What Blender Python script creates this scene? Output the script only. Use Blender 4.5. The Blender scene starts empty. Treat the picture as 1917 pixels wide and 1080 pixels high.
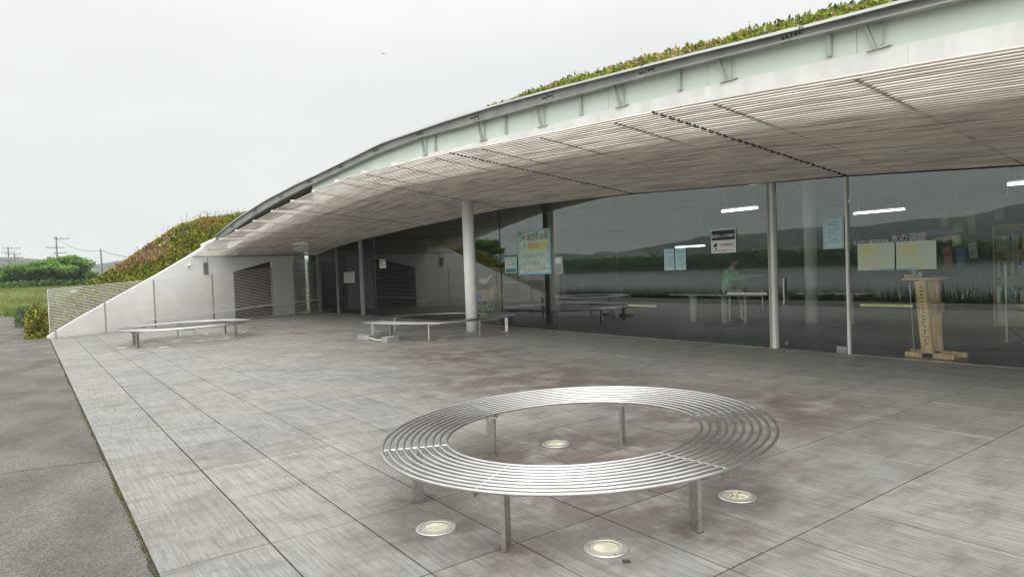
import bpy, math, random
import numpy as np
from mathutils import Vector, Matrix, noise
R = math.radians
rng = np.random.default_rng(7)
random.seed(7)
SC = bpy.context.scene
COL = SC.collection

# ------------------------------------------------------------------ camera
cam = bpy.data.cameras.new('camera'); camo = bpy.data.objects.new('camera', cam); COL.objects.link(camo)
cam.sensor_width = 36.0; cam.lens = 1236.39 / 1917 * 36.0
cam.clip_end = 6000; cam.clip_start = 0.05
yaw, pitch, roll = R(36.2957), R(-1.6256), R(-2.0938)
fw = Vector((math.sin(yaw) * math.cos(pitch), math.cos(yaw) * math.cos(pitch), math.sin(pitch)))
rt = Vector((math.cos(yaw), -math.sin(yaw), 0)); up = rt.cross(fw)
r2 = rt * math.cos(roll) + up * math.sin(roll); u2 = -rt * math.sin(roll) + up * math.cos(roll)
M = Matrix((r2, u2, -fw)).transposed().to_4x4(); M.translation = Vector((-0.5435, -7.513, 1.70))
camo.matrix_world = M
SC.camera = camo
CX, CY = -0.5435, -7.513

# ------------------------------------------------------------------ world, sun, exposure
SUN_EL, SUN_AZ = R(34), R(222)          # azimuth clockwise from +Y: behind the camera
w = bpy.data.worlds.new('World'); SC.world = w; w.use_nodes = True
nt = w.node_tree; nt.nodes.clear()
def N(t, **k):
    n = nt.nodes.new(t)
    for a, b in k.items(): setattr(n, a, b)
    return n
out = N('ShaderNodeOutputWorld'); bg = N('ShaderNodeBackground'); bg.inputs[1].default_value = 0.1
sky = N('ShaderNodeTexSky', sky_type='NISHITA'); sky.sun_disc = False
sky.sun_elevation = SUN_EL; sky.sun_rotation = SUN_AZ; sky.air_density = 1.0; sky.dust_density = 3.0
tc = N('ShaderNodeTexCoord'); sep = N('ShaderNodeSeparateXYZ')
# stratus layer: an even white deck that brightens towards the zenith, faint soft banks in it
mr = N('ShaderNodeMapRange'); mr.inputs[1].default_value = 0.22; mr.inputs[2].default_value = 1.0; mr.interpolation_type = 'SMOOTHSTEP'
mr.inputs[3].default_value = 7.3; mr.inputs[4].default_value = 17.0
mp = N('ShaderNodeMapping'); mp.inputs['Scale'].default_value = (1.4, 1.4, 4.5)
no = N('ShaderNodeTexNoise'); no.inputs['Scale'].default_value = 1.7; no.inputs['Detail'].default_value = 5; no.inputs['Roughness'].default_value = 0.5
nr = N('ShaderNodeMapRange'); nr.inputs[1].default_value = 0.3; nr.inputs[2].default_value = 0.7; nr.inputs[3].default_value = 0.95; nr.inputs[4].default_value = 1.06
mul = N('ShaderNodeMath', operation='MULTIPLY')
comb = N('ShaderNodeVectorMath', operation='SCALE'); comb.inputs[0].default_value = (1.0, 1.005, 0.995)
mixc = N('ShaderNodeMix', data_type='RGBA'); mixc.inputs['Factor'].default_value = 0.93
L = nt.links.new
L(tc.outputs['Generated'], sep.inputs[0]); L(sep.outputs['Z'], mr.inputs[0])
L(tc.outputs['Generated'], mp.inputs[0]); L(mp.outputs[0], no.inputs['Vector']); L(no.outputs[0], nr.inputs[0])
L(mr.outputs[0], mul.inputs[0]); L(nr.outputs[0], mul.inputs[1]); L(mul.outputs[0], comb.inputs['Scale'])
L(sky.outputs[0], mixc.inputs['A']); L(comb.outputs[0], mixc.inputs['B']); L(mixc.outputs['Result'], bg.inputs[0]); L(bg.outputs[0], out.inputs[0])
sd = bpy.data.lights.new('sun', 'SUN'); sd.energy = 1.5; sd.angle = R(70); sd.color = (1.0, 0.97, 0.92)
so = bpy.data.objects.new('sun', sd); COL.objects.link(so)
dvec = Vector((math.sin(SUN_AZ) * math.cos(SUN_EL), math.cos(SUN_AZ) * math.cos(SUN_EL), math.sin(SUN_EL)))
so.rotation_euler = dvec.to_track_quat('Z', 'Y').to_euler(); so.location = (-20, -30, 40)
SC.view_settings.view_transform = 'Standard'; SC.view_settings.look = 'None'
SC.view_settings.exposure = 0.28; SC.view_settings.gamma = 1.0; SC.view_settings.use_curve_mapping = False
SC.cycles.use_denoising = True
SC.cycles.pixel_filter_type = 'BLACKMAN_HARRIS'; SC.cycles.filter_width = 1.35
SC.cycles.max_bounces = 8; SC.cycles.diffuse_bounces = 3; SC.cycles.glossy_bounces = 4
SC.cycles.transparent_max_bounces = 16; SC.cycles.volume_bounces = 1
SC.cycles.sample_clamp_indirect = 8

# ------------------------------------------------------------------ materials
MATS = {}
def mat(name, col, rough=0.6, metal=0.0, var=0.0, scale=3.0, bump=0.0, bscale=40.0, stretch=(1, 1, 1), col2=None, detail=6, spec=0.5, coord='Object', lo=0.35, hi=0.65):
    if name in MATS: return MATS[name]
    m = bpy.data.materials.new(name); m.use_nodes = True; t = m.node_tree; b = t.nodes['Principled BSDF']
    b.inputs['Base Color'].default_value = (*col, 1); b.inputs['Roughness'].default_value = rough; b.inputs['Metallic'].default_value = metal
    b.inputs['Specular IOR Level'].default_value = spec
    if var or bump or col2:
        g = t.nodes.new('ShaderNodeNewGeometry') if coord == 'World' else t.nodes.new('ShaderNodeTexCoord')
        mpn = t.nodes.new('ShaderNodeMapping'); mpn.inputs['Scale'].default_value = stretch
        t.links.new(g.outputs['Position' if coord == 'World' else 'Object'], mpn.inputs[0])
    if var or col2:
        n = t.nodes.new('ShaderNodeTexNoise'); n.inputs['Scale'].default_value = scale; n.inputs['Detail'].default_value = detail
        t.links.new(mpn.outputs[0], n.inputs['Vector'])
        rr = t.nodes.new('ShaderNodeValToRGB'); rr.color_ramp.elements[0].position = lo; rr.color_ramp.elements[1].position = hi
        a = [c * (1 - var) for c in col]; c2 = col2 if col2 else [min(1, c * (1 + var)) for c in col]
        rr.color_ramp.elements[0].color = (*a, 1); rr.color_ramp.elements[1].color = (*c2, 1)
        t.links.new(n.outputs[0], rr.inputs[0]); t.links.new(rr.outputs[0], b.inputs['Base Color'])
    if bump:
        n2 = t.nodes.new('ShaderNodeTexNoise'); n2.inputs['Scale'].default_value = bscale; n2.inputs['Detail'].default_value = 4
        t.links.new(mpn.outputs[0], n2.inputs['Vector'])
        bp = t.nodes.new('ShaderNodeBump'); bp.inputs['Strength'].default_value = bump; bp.inputs['Distance'].default_value = 0.01
        t.links.new(n2.outputs[0], bp.inputs['Height']); t.links.new(bp.outputs[0], b.inputs['Normal'])
    MATS[name] = m; return m

def emis(name, col, s):
    m = bpy.data.materials.new(name); m.use_nodes = True; b = m.node_tree.nodes['Principled BSDF']
    b.inputs['Base Color'].default_value = (*col, 1); b.inputs['Emission Color'].default_value = (*col, 1); b.inputs['Emission Strength'].default_value = s
    return m

def glass_mat(name, tint, rtint, gain):
    m = bpy.data.materials.new(name); m.use_nodes = True; t = m.node_tree; t.nodes.clear()
    o = t.nodes.new('ShaderNodeOutputMaterial'); mx = t.nodes.new('ShaderNodeMixShader'); tr = t.nodes.new('ShaderNodeBsdfTransparent'); gl = t.nodes.new('ShaderNodeBsdfGlossy')
    fr = t.nodes.new('ShaderNodeFresnel'); fr.inputs[0].default_value = 1.5
    ge = t.nodes.new('ShaderNodeNewGeometry'); inv = t.nodes.new('ShaderNodeMath'); inv.operation = 'SUBTRACT'; inv.inputs[0].default_value = 1.0
    m1 = t.nodes.new('ShaderNodeMath'); m1.operation = 'MULTIPLY_ADD'; m1.inputs[1].default_value = gain; m1.inputs[2].default_value = .175
    m2 = t.nodes.new('ShaderNodeMath'); m2.operation = 'MULTIPLY'; m2.use_clamp = True
    tr.inputs[0].default_value = (*tint, 1); gl.inputs[0].default_value = (*rtint, 1); gl.inputs['Roughness'].default_value = 0.0
    # very slight waviness of float glass
    tcn = t.nodes.new('ShaderNodeTexCoord'); nz = t.nodes.new('ShaderNodeTexNoise'); nz.inputs['Scale'].default_value = 0.7; nz.inputs['Detail'].default_value = 0
    bpn = t.nodes.new('ShaderNodeBump'); bpn.inputs['Strength'].default_value = 0.04; bpn.inputs['Distance'].default_value = 0.01
    t.links.new(tcn.outputs['Object'], nz.inputs['Vector']); t.links.new(nz.outputs[0], bpn.inputs['Height']); t.links.new(bpn.outputs[0], gl.inputs['Normal'])
    t.links.new(ge.outputs['Backfacing'], inv.inputs[1]); t.links.new(fr.outputs[0], m1.inputs[0]); t.links.new(m1.outputs[0], m2.inputs[0]); t.links.new(inv.outputs[0], m2.inputs[1])
    t.links.new(m2.outputs[0], mx.inputs[0]); t.links.new(tr.outputs[0], mx.inputs[1]); t.links.new(gl.outputs[0], mx.inputs[2]); t.links.new(mx.outputs[0], o.inputs[0])
    MATS[name] = m; return m

def leaf_mat(name, col, tr=0.35):
    m = bpy.data.materials.new(name); m.use_nodes = True; t = m.node_tree; t.nodes.clear()
    o = t.nodes.new('ShaderNodeOutputMaterial'); mx = t.nodes.new('ShaderNodeMixShader'); mx.inputs[0].default_value = tr
    b = t.nodes.new('ShaderNodeBsdfPrincipled'); b.inputs['Roughness'].default_value = 0.55; b.inputs['Specular IOR Level'].default_value = 0.3
    tl = t.nodes.new('ShaderNodeBsdfTranslucent')
    g = t.nodes.new('ShaderNodeNewGeometry'); n = t.nodes.new('ShaderNodeTexNoise'); n.inputs['Scale'].default_value = 6.0
    rr = t.nodes.new('ShaderNodeValToRGB'); rr.color_ramp.elements[0].position = .3; rr.color_ramp.elements[1].position = .7
    rr.color_ramp.elements[0].color = (*[c * .65 for c in col], 1); rr.color_ramp.elements[1].color = (*[min(1, c * 1.35) for c in col], 1)
    t.links.new(g.outputs['Position'], n.inputs['Vector']); t.links.new(n.outputs[0], rr.inputs[0])
    t.links.new(rr.outputs[0], b.inputs['Base Color']); t.links.new(rr.outputs[0], tl.inputs[0])
    t.links.new(b.outputs[0], mx.inputs[1]); t.links.new(tl.outputs[0], mx.inputs[2]); t.links.new(mx.outputs[0], o.inputs[0])
    MATS[name] = m; return m

def paving_mat():
    m = bpy.data.materials.new('paving_stone'); m.use_nodes = True; t = m.node_tree; b = t.nodes['Principled BSDF']
    def n(ty, **k):
        q = t.nodes.new(ty)
        for a, c in k.items(): setattr(q, a, c)
        return q
    l = t.links.new
    g = n('ShaderNodeNewGeometry'); P = g.outputs['Position']
    def noi(scale, st, det=5, rough=.55):
        mp_ = n('ShaderNodeMapping'); mp_.inputs['Scale'].default_value = st; l(P, mp_.inputs[0])
        q = n('ShaderNodeTexNoise'); q.inputs['Scale'].default_value = scale; q.inputs['Detail'].default_value = det; q.inputs['Roughness'].default_value = rough
        l(mp_.outputs[0], q.inputs['Vector']); return q.outputs[0]
    def ramp(src, lo, hi, a=0., c=1.):
        q = n('ShaderNodeMapRange'); q.inputs[1].default_value = lo; q.inputs[2].default_value = hi; q.inputs[3].default_value = a; q.inputs[4].default_value = c
        l(src, q.inputs[0]); return q.outputs[0]
    def math_(op, a, c):
        q = n('ShaderNodeMath', operation=op)
        for i, v in enumerate((a, c)):
            if isinstance(v, (int, float)): q.inputs[i].default_value = v
            else: l(v, q.inputs[i])
        return q.outputs[0]
    def mix(f, a, c):
        q = n('ShaderNodeMix', data_type='RGBA')
        if isinstance(f, float): q.inputs['Factor'].default_value = f
        else: l(f, q.inputs['Factor'])
        for k, v in (('A', a), ('B', c)):
            if isinstance(v, tuple): q.inputs[k].default_value = (*v, 1)
            else: l(v, q.inputs[k])
        return q.outputs['Result']
    # tile id
    sx = n('ShaderNodeSeparateXYZ'); l(P, sx.inputs[0])
    fx = math_('FLOOR', math_('DIVIDE', sx.outputs['X'], .656), 0); fy = math_('FLOOR', math_('DIVIDE', sx.outputs['Y'], 1.055), 0)
    cv = n('ShaderNodeCombineXYZ'); l(fx, cv.inputs[0]); l(fy, cv.inputs[1])
    wn = n('ShaderNodeTexWhiteNoise'); l(cv.outputs[0], wn.inputs['Vector'])
    base = mix(ramp(wn.outputs[0], 0, 1), (.238, .240, .228), (.345, .332, .305))
    warm = mix(ramp(noi(.35, (1, 1, 1), 4), .4, .62), base, (.36, .32, .27))
    base = mix(.45, base, warm)
    grain = noi(1.0, (48, 2.2, 1), 6, .6)               # bush-hammered streaks along the slabs
    base = mix(ramp(grain, .44, .60, 0, .55), base, (.150, .150, .146))
    streak = noi(1.0, (11, .55, 1), 5, .6)
    base = mix(ramp(streak, .55, .68, 0, .45), base, (.42, .415, .395))
    fine = noi(1.0, (130, 5, 1), 3, .6)
    base = mix(ramp(fine, .50, .64, 0, .38), base, (.46, .455, .43))
    cross = noi(1.0, (1.5, 4.2, 1), 7, .68)              # water marks across
    base = mix(ramp(cross, .50, .64, 0, .50), base, (.135, .122, .108))
    off = n('ShaderNodeVectorMath', operation='ADD'); l(P, off.inputs[0]); sc_ = n('ShaderNodeVectorMath', operation='SCALE'); l(wn.outputs['Color'], sc_.inputs[0]); sc_.inputs['Scale'].default_value = .55; l(sc_.outputs[0], off.inputs[1])
    pq = n('ShaderNodeTexNoise'); pq.inputs['Scale'].default_value = 1.5; pq.inputs['Detail'].default_value = 10; pq.inputs['Roughness'].default_value = .74; l(off.outputs[0], pq.inputs['Vector']); patch = pq.outputs[0]
    base = mix(ramp(patch, .52, .64, 0, .42), base, (.15, .130, .110))
    # dirt with its own shape: red-brown drip line under the canopy edge; then stains with contact shade painted in round the benches
    big = noi(1.6, (1.6, .75, 1), 8, .68)
    ax = math_('ABSOLUTE', math_('SUBTRACT', sx.outputs['X'], 6.2), 0)
    drip = math_('MULTIPLY', ramp(ax, 0, 1.5, 1, 0), ramp(big, .40, .60))
    drip = math_('MULTIPLY', drip, ramp(noi(.35, (.4, 1, 1), 2), .38, .58))
    base = mix(math_('MULTIPLY', drip, .85), base, (.115, .058, .050))
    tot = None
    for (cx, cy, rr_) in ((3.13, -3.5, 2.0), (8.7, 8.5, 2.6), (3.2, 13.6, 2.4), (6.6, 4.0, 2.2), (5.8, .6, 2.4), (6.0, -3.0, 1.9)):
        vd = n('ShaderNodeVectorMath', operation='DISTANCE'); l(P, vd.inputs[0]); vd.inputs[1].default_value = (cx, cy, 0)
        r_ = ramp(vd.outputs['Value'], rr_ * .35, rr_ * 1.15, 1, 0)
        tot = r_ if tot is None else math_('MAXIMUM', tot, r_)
    grime_shade = math_('MULTIPLY', tot, ramp(noi(1.9, (1, 1, 1), 9, .7), .39, .54))
    base = mix(math_('MULTIPLY', grime_shade, .85), base, (.120, .090, .075))
    # contact shade painted with dirt at the nearest bench's feet and floor lights
    leg_dirt_shade = None
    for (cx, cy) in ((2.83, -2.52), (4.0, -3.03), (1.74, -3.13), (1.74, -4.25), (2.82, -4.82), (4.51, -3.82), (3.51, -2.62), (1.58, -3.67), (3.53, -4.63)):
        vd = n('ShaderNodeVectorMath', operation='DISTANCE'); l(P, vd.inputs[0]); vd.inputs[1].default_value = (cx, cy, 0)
        r_ = ramp(vd.outputs['Value'], .05, .50, 1, 0); leg_dirt_shade = r_ if leg_dirt_shade is None else math_('MAXIMUM', leg_dirt_shade, r_)
    base = mix(math_('MULTIPLY', math_('MULTIPLY', leg_dirt_shade, ramp(noi(5, (1, 1, 1), 8, .7), .36, .60)), .85), base, (.075, .058, .048))
    # green film towards the glass
    gr = math_('MULTIPLY', ramp(sx.outputs['X'], 4.5, 9.5), ramp(noi(.9, (1, 1, 1), 5), .30, .66, .25, 1))
    base = mix(math_('MULTIPLY', gr, .5), base, (.24, .25, .215))
    l(base, b.inputs['Base Color'])
    l(ramp(noi(2.0, (1, 1, 1), 4), .3, .7, .42, .68), b.inputs['Roughness'])
    bp = n('ShaderNodeBump'); bp.inputs['Strength'].default_value = .35; bp.inputs['Distance'].default_value = .004
    l(math_('ADD', grain, noi(60, (1, 1, 1), 3)), bp.inputs['Height']); l(bp.outputs[0], b.inputs['Normal'])
    MATS['paving'] = m; return m

def asphalt_mat():
    m = bpy.data.materials.new('asphalt'); m.use_nodes = True; t = m.node_tree; b = t.nodes['Principled BSDF']; l = t.links.new
    g = t.nodes.new('ShaderNodeNewGeometry')
    def noi(s, det, st=(1, 1, 1)):
        mp_ = t.nodes.new('ShaderNodeMapping'); mp_.inputs['Scale'].default_value = st; l(g.outputs['Position'], mp_.inputs[0])
        q = t.nodes.new('ShaderNodeTexNoise'); q.inputs['Scale'].default_value = s; q.inputs['Detail'].default_value = det; l(mp_.outputs[0], q.inputs['Vector']); return q.outputs[0]
    def rampc(src, p0, c0, p1, c1):
        q = t.nodes.new('ShaderNodeValToRGB'); q.color_ramp.elements[0].position = p0; q.color_ramp.elements[1].position = p1
        q.color_ramp.elements[0].color = (*c0, 1); q.color_ramp.elements[1].color = (*c1, 1); l(src, q.inputs[0]); return q.outputs[0]
    def mix(f, a, c, mode='MIX'):
        q = t.nodes.new('ShaderNodeMix'); q.data_type = 'RGBA'; q.blend_type = mode
        if isinstance(f, float): q.inputs['Factor'].default_value = f
        else: l(f, q.inputs['Factor'])
        l(a, q.inputs['A']); l(c, q.inputs['B']); return q.outputs['Result']
    big = rampc(noi(1.3, 9, (1, .6, 1)), .38, (.105, .098, .088), .62, (.175, .164, .148))
    vor = t.nodes.new('ShaderNodeTexVoronoi'); vor.inputs['Scale'].default_value = 85; l(g.outputs['Position'], vor.inputs['Vector'])
    sp = rampc(vor.outputs['Color'], .1, (.55, .54, .53), .95, (1.5, 1.47, 1.4))
    c = mix(.85, big, sp, 'MULTIPLY')
    band = rampc(noi(1.0, 4, (.25, .12, 1)), .48, (1, 1, 1), .60, (1.35, 1.33, 1.3))
    c = mix(.6, c, band, 'MULTIPLY')
    l(c, b.inputs['Base Color']); b.inputs['Roughness'].default_value = .8
    bp = t.nodes.new('ShaderNodeBump'); bp.inputs['Strength'].default_value = .7; bp.inputs['Distance'].default_value = .006
    l(vor.outputs['Distance'], bp.inputs['Height']); l(bp.outputs[0], b.inputs['Normal'])
    MATS['asphalt'] = m; return m

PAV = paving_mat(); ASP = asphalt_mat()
STEEL = mat('brushed_steel', (.56, .545, .52), .33, 1.0, var=.12, scale=30, bump=.05, bscale=200)
STEELROD = mat('bench_rod_steel', (.60, .59, .58), .28, .95, var=.08, scale=9, bump=.04, bscale=120)
GALV = mat('galvanised', (.46, .47, .45), .5, .6, var=.15, scale=8)
GREYPAINT = mat('grey_paint', (.33, .34, .32), .45, .3, var=.14, scale=2.5)
STRUT = mat('strut_paint', (.46, .50, .46), .45, .1, var=.1, scale=3)
WHITEPAINT = mat('white_paint', (.78, .78, .75), .5, 0, var=.05, scale=2)
COLPAINT = mat('column_paint', (.92, .92, .89), .45, 0, var=.05, scale=3)
WHITEWALL = mat('white_render', (.91, .91, .89), .8, 0, var=.05, scale=1.2, bump=.15, bscale=60, stretch=(1, 1, .35))
FASCIA = mat('white_panel', (.80, .815, .785), .4, 0, var=.07, scale=1.0, stretch=(3, 3, .5), detail=8, lo=.4, hi=.6)
FROST = mat('frosted_glass', (.68, .765, .685), .2, 0, var=.05, scale=.7)
PIPE = mat('canopy_pipe', (.69, .63, .56), .42, .15, var=.30, scale=1.6, stretch=(6, .5, 6), detail=8, lo=.3, hi=.62)
RIBM = mat('canopy_rib', (.42, .35, .27), .6, .2, var=.2, scale=4)
DARKCAP = mat('pipe_socket', (.03, .028, .025), .7)
GLASS = glass_mat('window_glass', (.95, .975, .965), (.95, .975, .965), 1.1)
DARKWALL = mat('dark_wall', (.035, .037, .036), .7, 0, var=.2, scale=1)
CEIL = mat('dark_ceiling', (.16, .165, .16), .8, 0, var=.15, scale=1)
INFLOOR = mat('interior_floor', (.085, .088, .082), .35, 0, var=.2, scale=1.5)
TIMBER = mat('timber', (.78, .52, .26), .6, 0, var=.25, scale=5, stretch=(6, 6, .6), bump=.1)
PLY = mat('plywood', (.55, .42, .28), .6, 0, var=.2, scale=4, stretch=(1, 1, .4))
BLACK = mat('black_print', (.02, .02, .022), .5)
PAPER = mat('paper', (.78, .80, .76), .7)
PAPERB = mat('blue_paper', (.50, .72, .76), .7, 0, var=.06, scale=8)
TUBE = emis('lamp_tube', (1, .98, .95), 3.0)
DIRT = mat('joint_dirt', (.045, .044, .034), .9, 0, var=.4, scale=2, col2=(.075, .085, .035))
CONC = mat('concrete', (.34, .34, .32), .85, 0, var=.15, scale=5, bump=.2)

# ------------------------------------------------------------------ mesh helpers
def tag(o, label=None, cat=None, group=None, kind=None):
    if label: o['label'] = label
    if cat: o['category'] = cat
    if group: o['group'] = group
    if kind: o['kind'] = kind
    return o
def empty(name, loc=(0, 0, 0), rz=0.):
    o = bpy.data.objects.new(name, None); COL.objects.link(o); o.location = loc; o.rotation_euler.z = rz; o.empty_display_size = .2
    return o
class MB:
    def __init__(s): s.v = []; s.f = []; s.m = []; s.mi = 0
    def add(s, vs, fs):
        k = len(s.v); s.v += [tuple(a) for a in vs]; s.f += [tuple(i + k for i in f) for f in fs]; s.m += [s.mi] * len(fs); return s
    def box(s, c, d, rot=None):
        x, y, z = [a / 2 for a in d]; P = [Vector(p) for p in ((-x, -y, -z), (x, -y, -z), (x, y, -z), (-x, y, -z), (-x, -y, z), (x, -y, z), (x, y, z), (-x, y, z))]
        if rot is not None: P = [rot @ p for p in P]
        return s.add([p + Vector(c) for p in P], [(0, 3, 2, 1), (4, 5, 6, 7), (0, 1, 5, 4), (1, 2, 6, 5), (2, 3, 7, 6), (3, 0, 4, 7)])
    def bar(s, a, b, wd, ht, upv=(0, 0, 1)):
        a = Vector(a); b = Vector(b); d = (b - a); ln = d.length; d.normalize(); u = Vector(upv)
        sd_ = d.cross(u); sd_.normalize(); u = sd_.cross(d)
        rot = Matrix((sd_, d, u)).transposed()
        return s.box((a + b) / 2, (wd, ln, ht), rot)
    def tube(s, pts, r, n=8, closed=False, caps=True):
        pts = [Vector(p) for p in pts]; K = len(pts); rs = r if isinstance(r, (list, tuple)) else [r] * K
        ref = Vector((0, 0, 1)); vs = []
        for i, p in enumerate(pts):
            if closed: d = pts[(i + 1) % K] - pts[i - 1]
            else: d = pts[min(i + 1, K - 1)] - pts[max(i - 1, 0)]
            d.normalize(); rf = ref if abs(d.z) < .95 else Vector((1, 0, 0))
            a = d.cross(rf); a.normalize(); b = d.cross(a)
            for j in range(n):
                t_ = 2 * math.pi * j / n; vs.append(p + a * (rs[i] * math.cos(t_)) + b * (rs[i] * math.sin(t_)))
        fs = []
        for i in range(K if closed else K - 1):
            i2 = (i + 1) % K
            for j in range(n):
                j2 = (j + 1) % n; fs.append((i * n + j, i2 * n + j, i2 * n + j2, i * n + j2))
        if caps and not closed:
            fs.append(tuple(range(n))); fs.append(tuple(reversed([(K - 1) * n + j for j in range(n)])))
        return s.add(vs, fs)
    def disc(s, c, r0, r1, z0, z1, n=32):
        # annulus r0..r1 (r0 may be 0), from height z0 at r0 to z1 at r1
        vs = []; fs = []
        for j in range(n):
            t_ = 2 * math.pi * j / n; vs.append((c[0] + r1 * math.cos(t_), c[1] + r1 * math.sin(t_), z1))
        if r0 > 0:
            for j in range(n):
                t_ = 2 * math.pi * j / n; vs.append((c[0] + r0 * math.cos(t_), c[1] + r0 * math.sin(t_), z0))
            fs = [(j, (j + 1) % n, n + (j + 1) % n, n + j) for j in range(n)]
        else: vs.append((c[0], c[1], z0)); fs = [(j, (j + 1) % n, n) for j in range(n)]
        return s.add(vs, fs)
    def build(s, name, mats, parent=None, smooth=False, origin=None):
        me = bpy.data.meshes.new(name); vs = s.v
        if origin is not None: vs = [(a[0] - origin[0], a[1] - origin[1], a[2] - origin[2]) for a in vs]
        me.from_pydata(vs, [], s.f)
        if not isinstance(mats, (list, tuple)): mats = [mats]
        for q in mats: me.materials.append(q)
        if len(mats) > 1: me.polygons.foreach_set('material_index', s.m)
        if smooth: me.polygons.foreach_set('use_smooth', [True] * len(me.polygons))
        o = bpy.data.objects.new(name, me); COL.objects.link(o)
        if origin is not None: o.location = origin
        if parent is not None: o.parent = parent
        return o
def bx(name, c, d, m, parent=None, rot=None, bevel=0):
    o = MB().box(c, d, rot).build(name, m, parent)
    if bevel:
        md = o.modifiers.new('b', 'BEVEL'); md.width = bevel; md.segments = 2
    return o
def copy_tree(o, parent=None):
    c = o.copy(); COL.objects.link(c)
    if parent is not None: c.parent = parent
    for ch in [q for q in bpy.data.objects if q.parent == o]: copy_tree(ch, c)
    return c
def np_mesh(name, V, F, mats, mi=None, parent=None, smooth=False):
    me = bpy.data.meshes.new(name); V = np.asarray(V, np.float32); F = np.asarray(F, np.int32); k = F.shape[1]
    me.vertices.add(len(V)); me.vertices.foreach_set('co', V.ravel())
    me.loops.add(F.size); me.loops.foreach_set('vertex_index', F.ravel())
    me.polygons.add(len(F)); me.polygons.foreach_set('loop_start', np.arange(0, F.size, k, dtype=np.int32))
    for q in (mats if isinstance(mats, (list, tuple)) else [mats]): me.materials.append(q)
    if mi is not None: me.polygons.foreach_set('material_index', np.asarray(mi, np.int32))
    if smooth: me.polygons.foreach_set('use_smooth', np.ones(len(F), bool))
    me.update(calc_edges=True)
    o = bpy.data.objects.new(name, me); COL.objects.link(o)
    if parent is not None: o.parent = parent
    return o
def text_part(body, size, m, parent, loc, rot, name='lettering', sx=1.0, ext=.0008, align='LEFT', lspace=1.0):
    c = bpy.data.curves.new('t', 'FONT'); c.body = body; c.size = size; c.align_x = align; c.extrude = ext; c.space_character = lspace; c.resolution_u = 3
    o = bpy.data.objects.new('t', c); COL.objects.link(o); bpy.context.view_layer.update()
    me = bpy.data.meshes.new_from_object(o.evaluated_get(bpy.context.evaluated_depsgraph_get())); bpy.data.objects.remove(o)
    me.materials.clear(); me.materials.append(m)
    q = bpy.data.objects.new(name, me); COL.objects.link(q); q.location = loc; q.rotation_euler = rot; q.scale = (sx, 1, 1)
    if parent is not None: q.parent = parent
    return q
def itp(x, xs, ys): return float(np.interp(x, xs, ys))
def fbm(x, y, s=1.0, o=4): return noise.fractal(Vector((x * s, y * s, 3.3)), 1.0, 2.0, o)

# ------------------------------------------------------------------ key curves of the building (metres)
XF = 11.008
YO = [-10, -5.7, -4.24, -1.76, .66, 3.16, 5.49, 8.31, 10.34, 13.02, 15.52, 17.72, 19.17, 21.77, 24.8]
ZO = [2.95, 3.35, 3.479, 3.661, 3.80, 3.946, 4.064, 4.152, 4.083, 3.906, 3.629, 3.359, 3.172, 2.67, 2.45]
YG = [-10, -4.24, -1.7, -.31, 3.61, 5.87, 8.73, 10.85, 13.94, 17.47, 19.26, 22.37, 24.6]
ZG = [2.55, 2.926, 3.12, 3.186, 3.40, 3.468, 3.53, 3.467, 3.38, 3.25, 3.18, 2.98, 2.72]
def xo(Y): t_ = min(max((Y - 8.3) / 13.3, 0), 1.5); return 6.0 - 1.1 * t_ * t_
def zo(Y): return itp(Y, YO, ZO)
def zg(Y): return itp(Y, YG, ZG)
YB = [-12, -4.3, -3.56, -2.69, -1.6, -.26, 1.24, 3.12, 5.06, 6.49, 8.32, 11, 14.26, 16.94, 19.56, 21.49, 22.1]
ZBT = [3.8, 4.417, 4.466, 4.536, 4.632, 4.734, 4.851, 4.974, 5.055, 5.093, 5.139, 5.017, 4.832, 4.584, 4.169, 3.70, 3.52]
YBB = [-12, -4.89, -4.09, -3.5, -2.22, -1.36, .58, 2.49, 3.47, 5.17, 6.24, 8.26, 9.93, 12.6, 15.19, 18.06, 20.66, 21.85, 22.1]
ZBB = [3.6, 4.213, 4.27, 4.307, 4.413, 4.466, 4.592, 4.68, 4.73, 4.818, 4.87, 4.895, 4.842, 4.692, 4.474, 4.103, 3.596, 3.36, 3.3]
YFT = [-12, -5.23, -3.86, -1.84, .17, 2.32, 3.92, 5.93, 8.05, 9.65, 13, 18, 22]
ZFT = [3.45, 4.006, 4.111, 4.25, 4.341, 4.421, 4.494, 4.584, 4.66, 4.64, 4.45, 3.95, 3.3]
def zbt(Y): return itp(Y, YB, ZBT)
def zbb(Y): return itp(Y, YBB, ZBB)
FK = (7.18 + .5435) / (7.6 + .5435)
YFT = [CY + (y - CY) * FK for y in YFT]; ZFT = [1.7 + (z - 1.7) * FK for z in ZFT]
def zft(Y): return itp(Y, YFT, ZFT)
FO = 1.18
def xb(Y): return xo(Y) + 1.1
WD = Vector((10.95, 5.0, 0)).normalized(); WN = Vector((-WD.y, WD.x, 0))      # white wall: direction and normal (away from camera)
W0 = Vector((0, 19.4, 0))
def wallp(X, off=0, z=0):
    s_ = X / WD.x; p = W0 + WD * s_ + WN * off; return Vector((p.x, p.y, z))
def wally(X): return 19.4 + X * 5.0 / 10.95
def wtop(X): return itp(X, [0, .91, 1.76, 3.64, 4.69, 5.56, 6.31, 11.5], [.05, .60, 1.06, 2.07, 2.67, 3.20, 3.50, 4.3])

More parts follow.
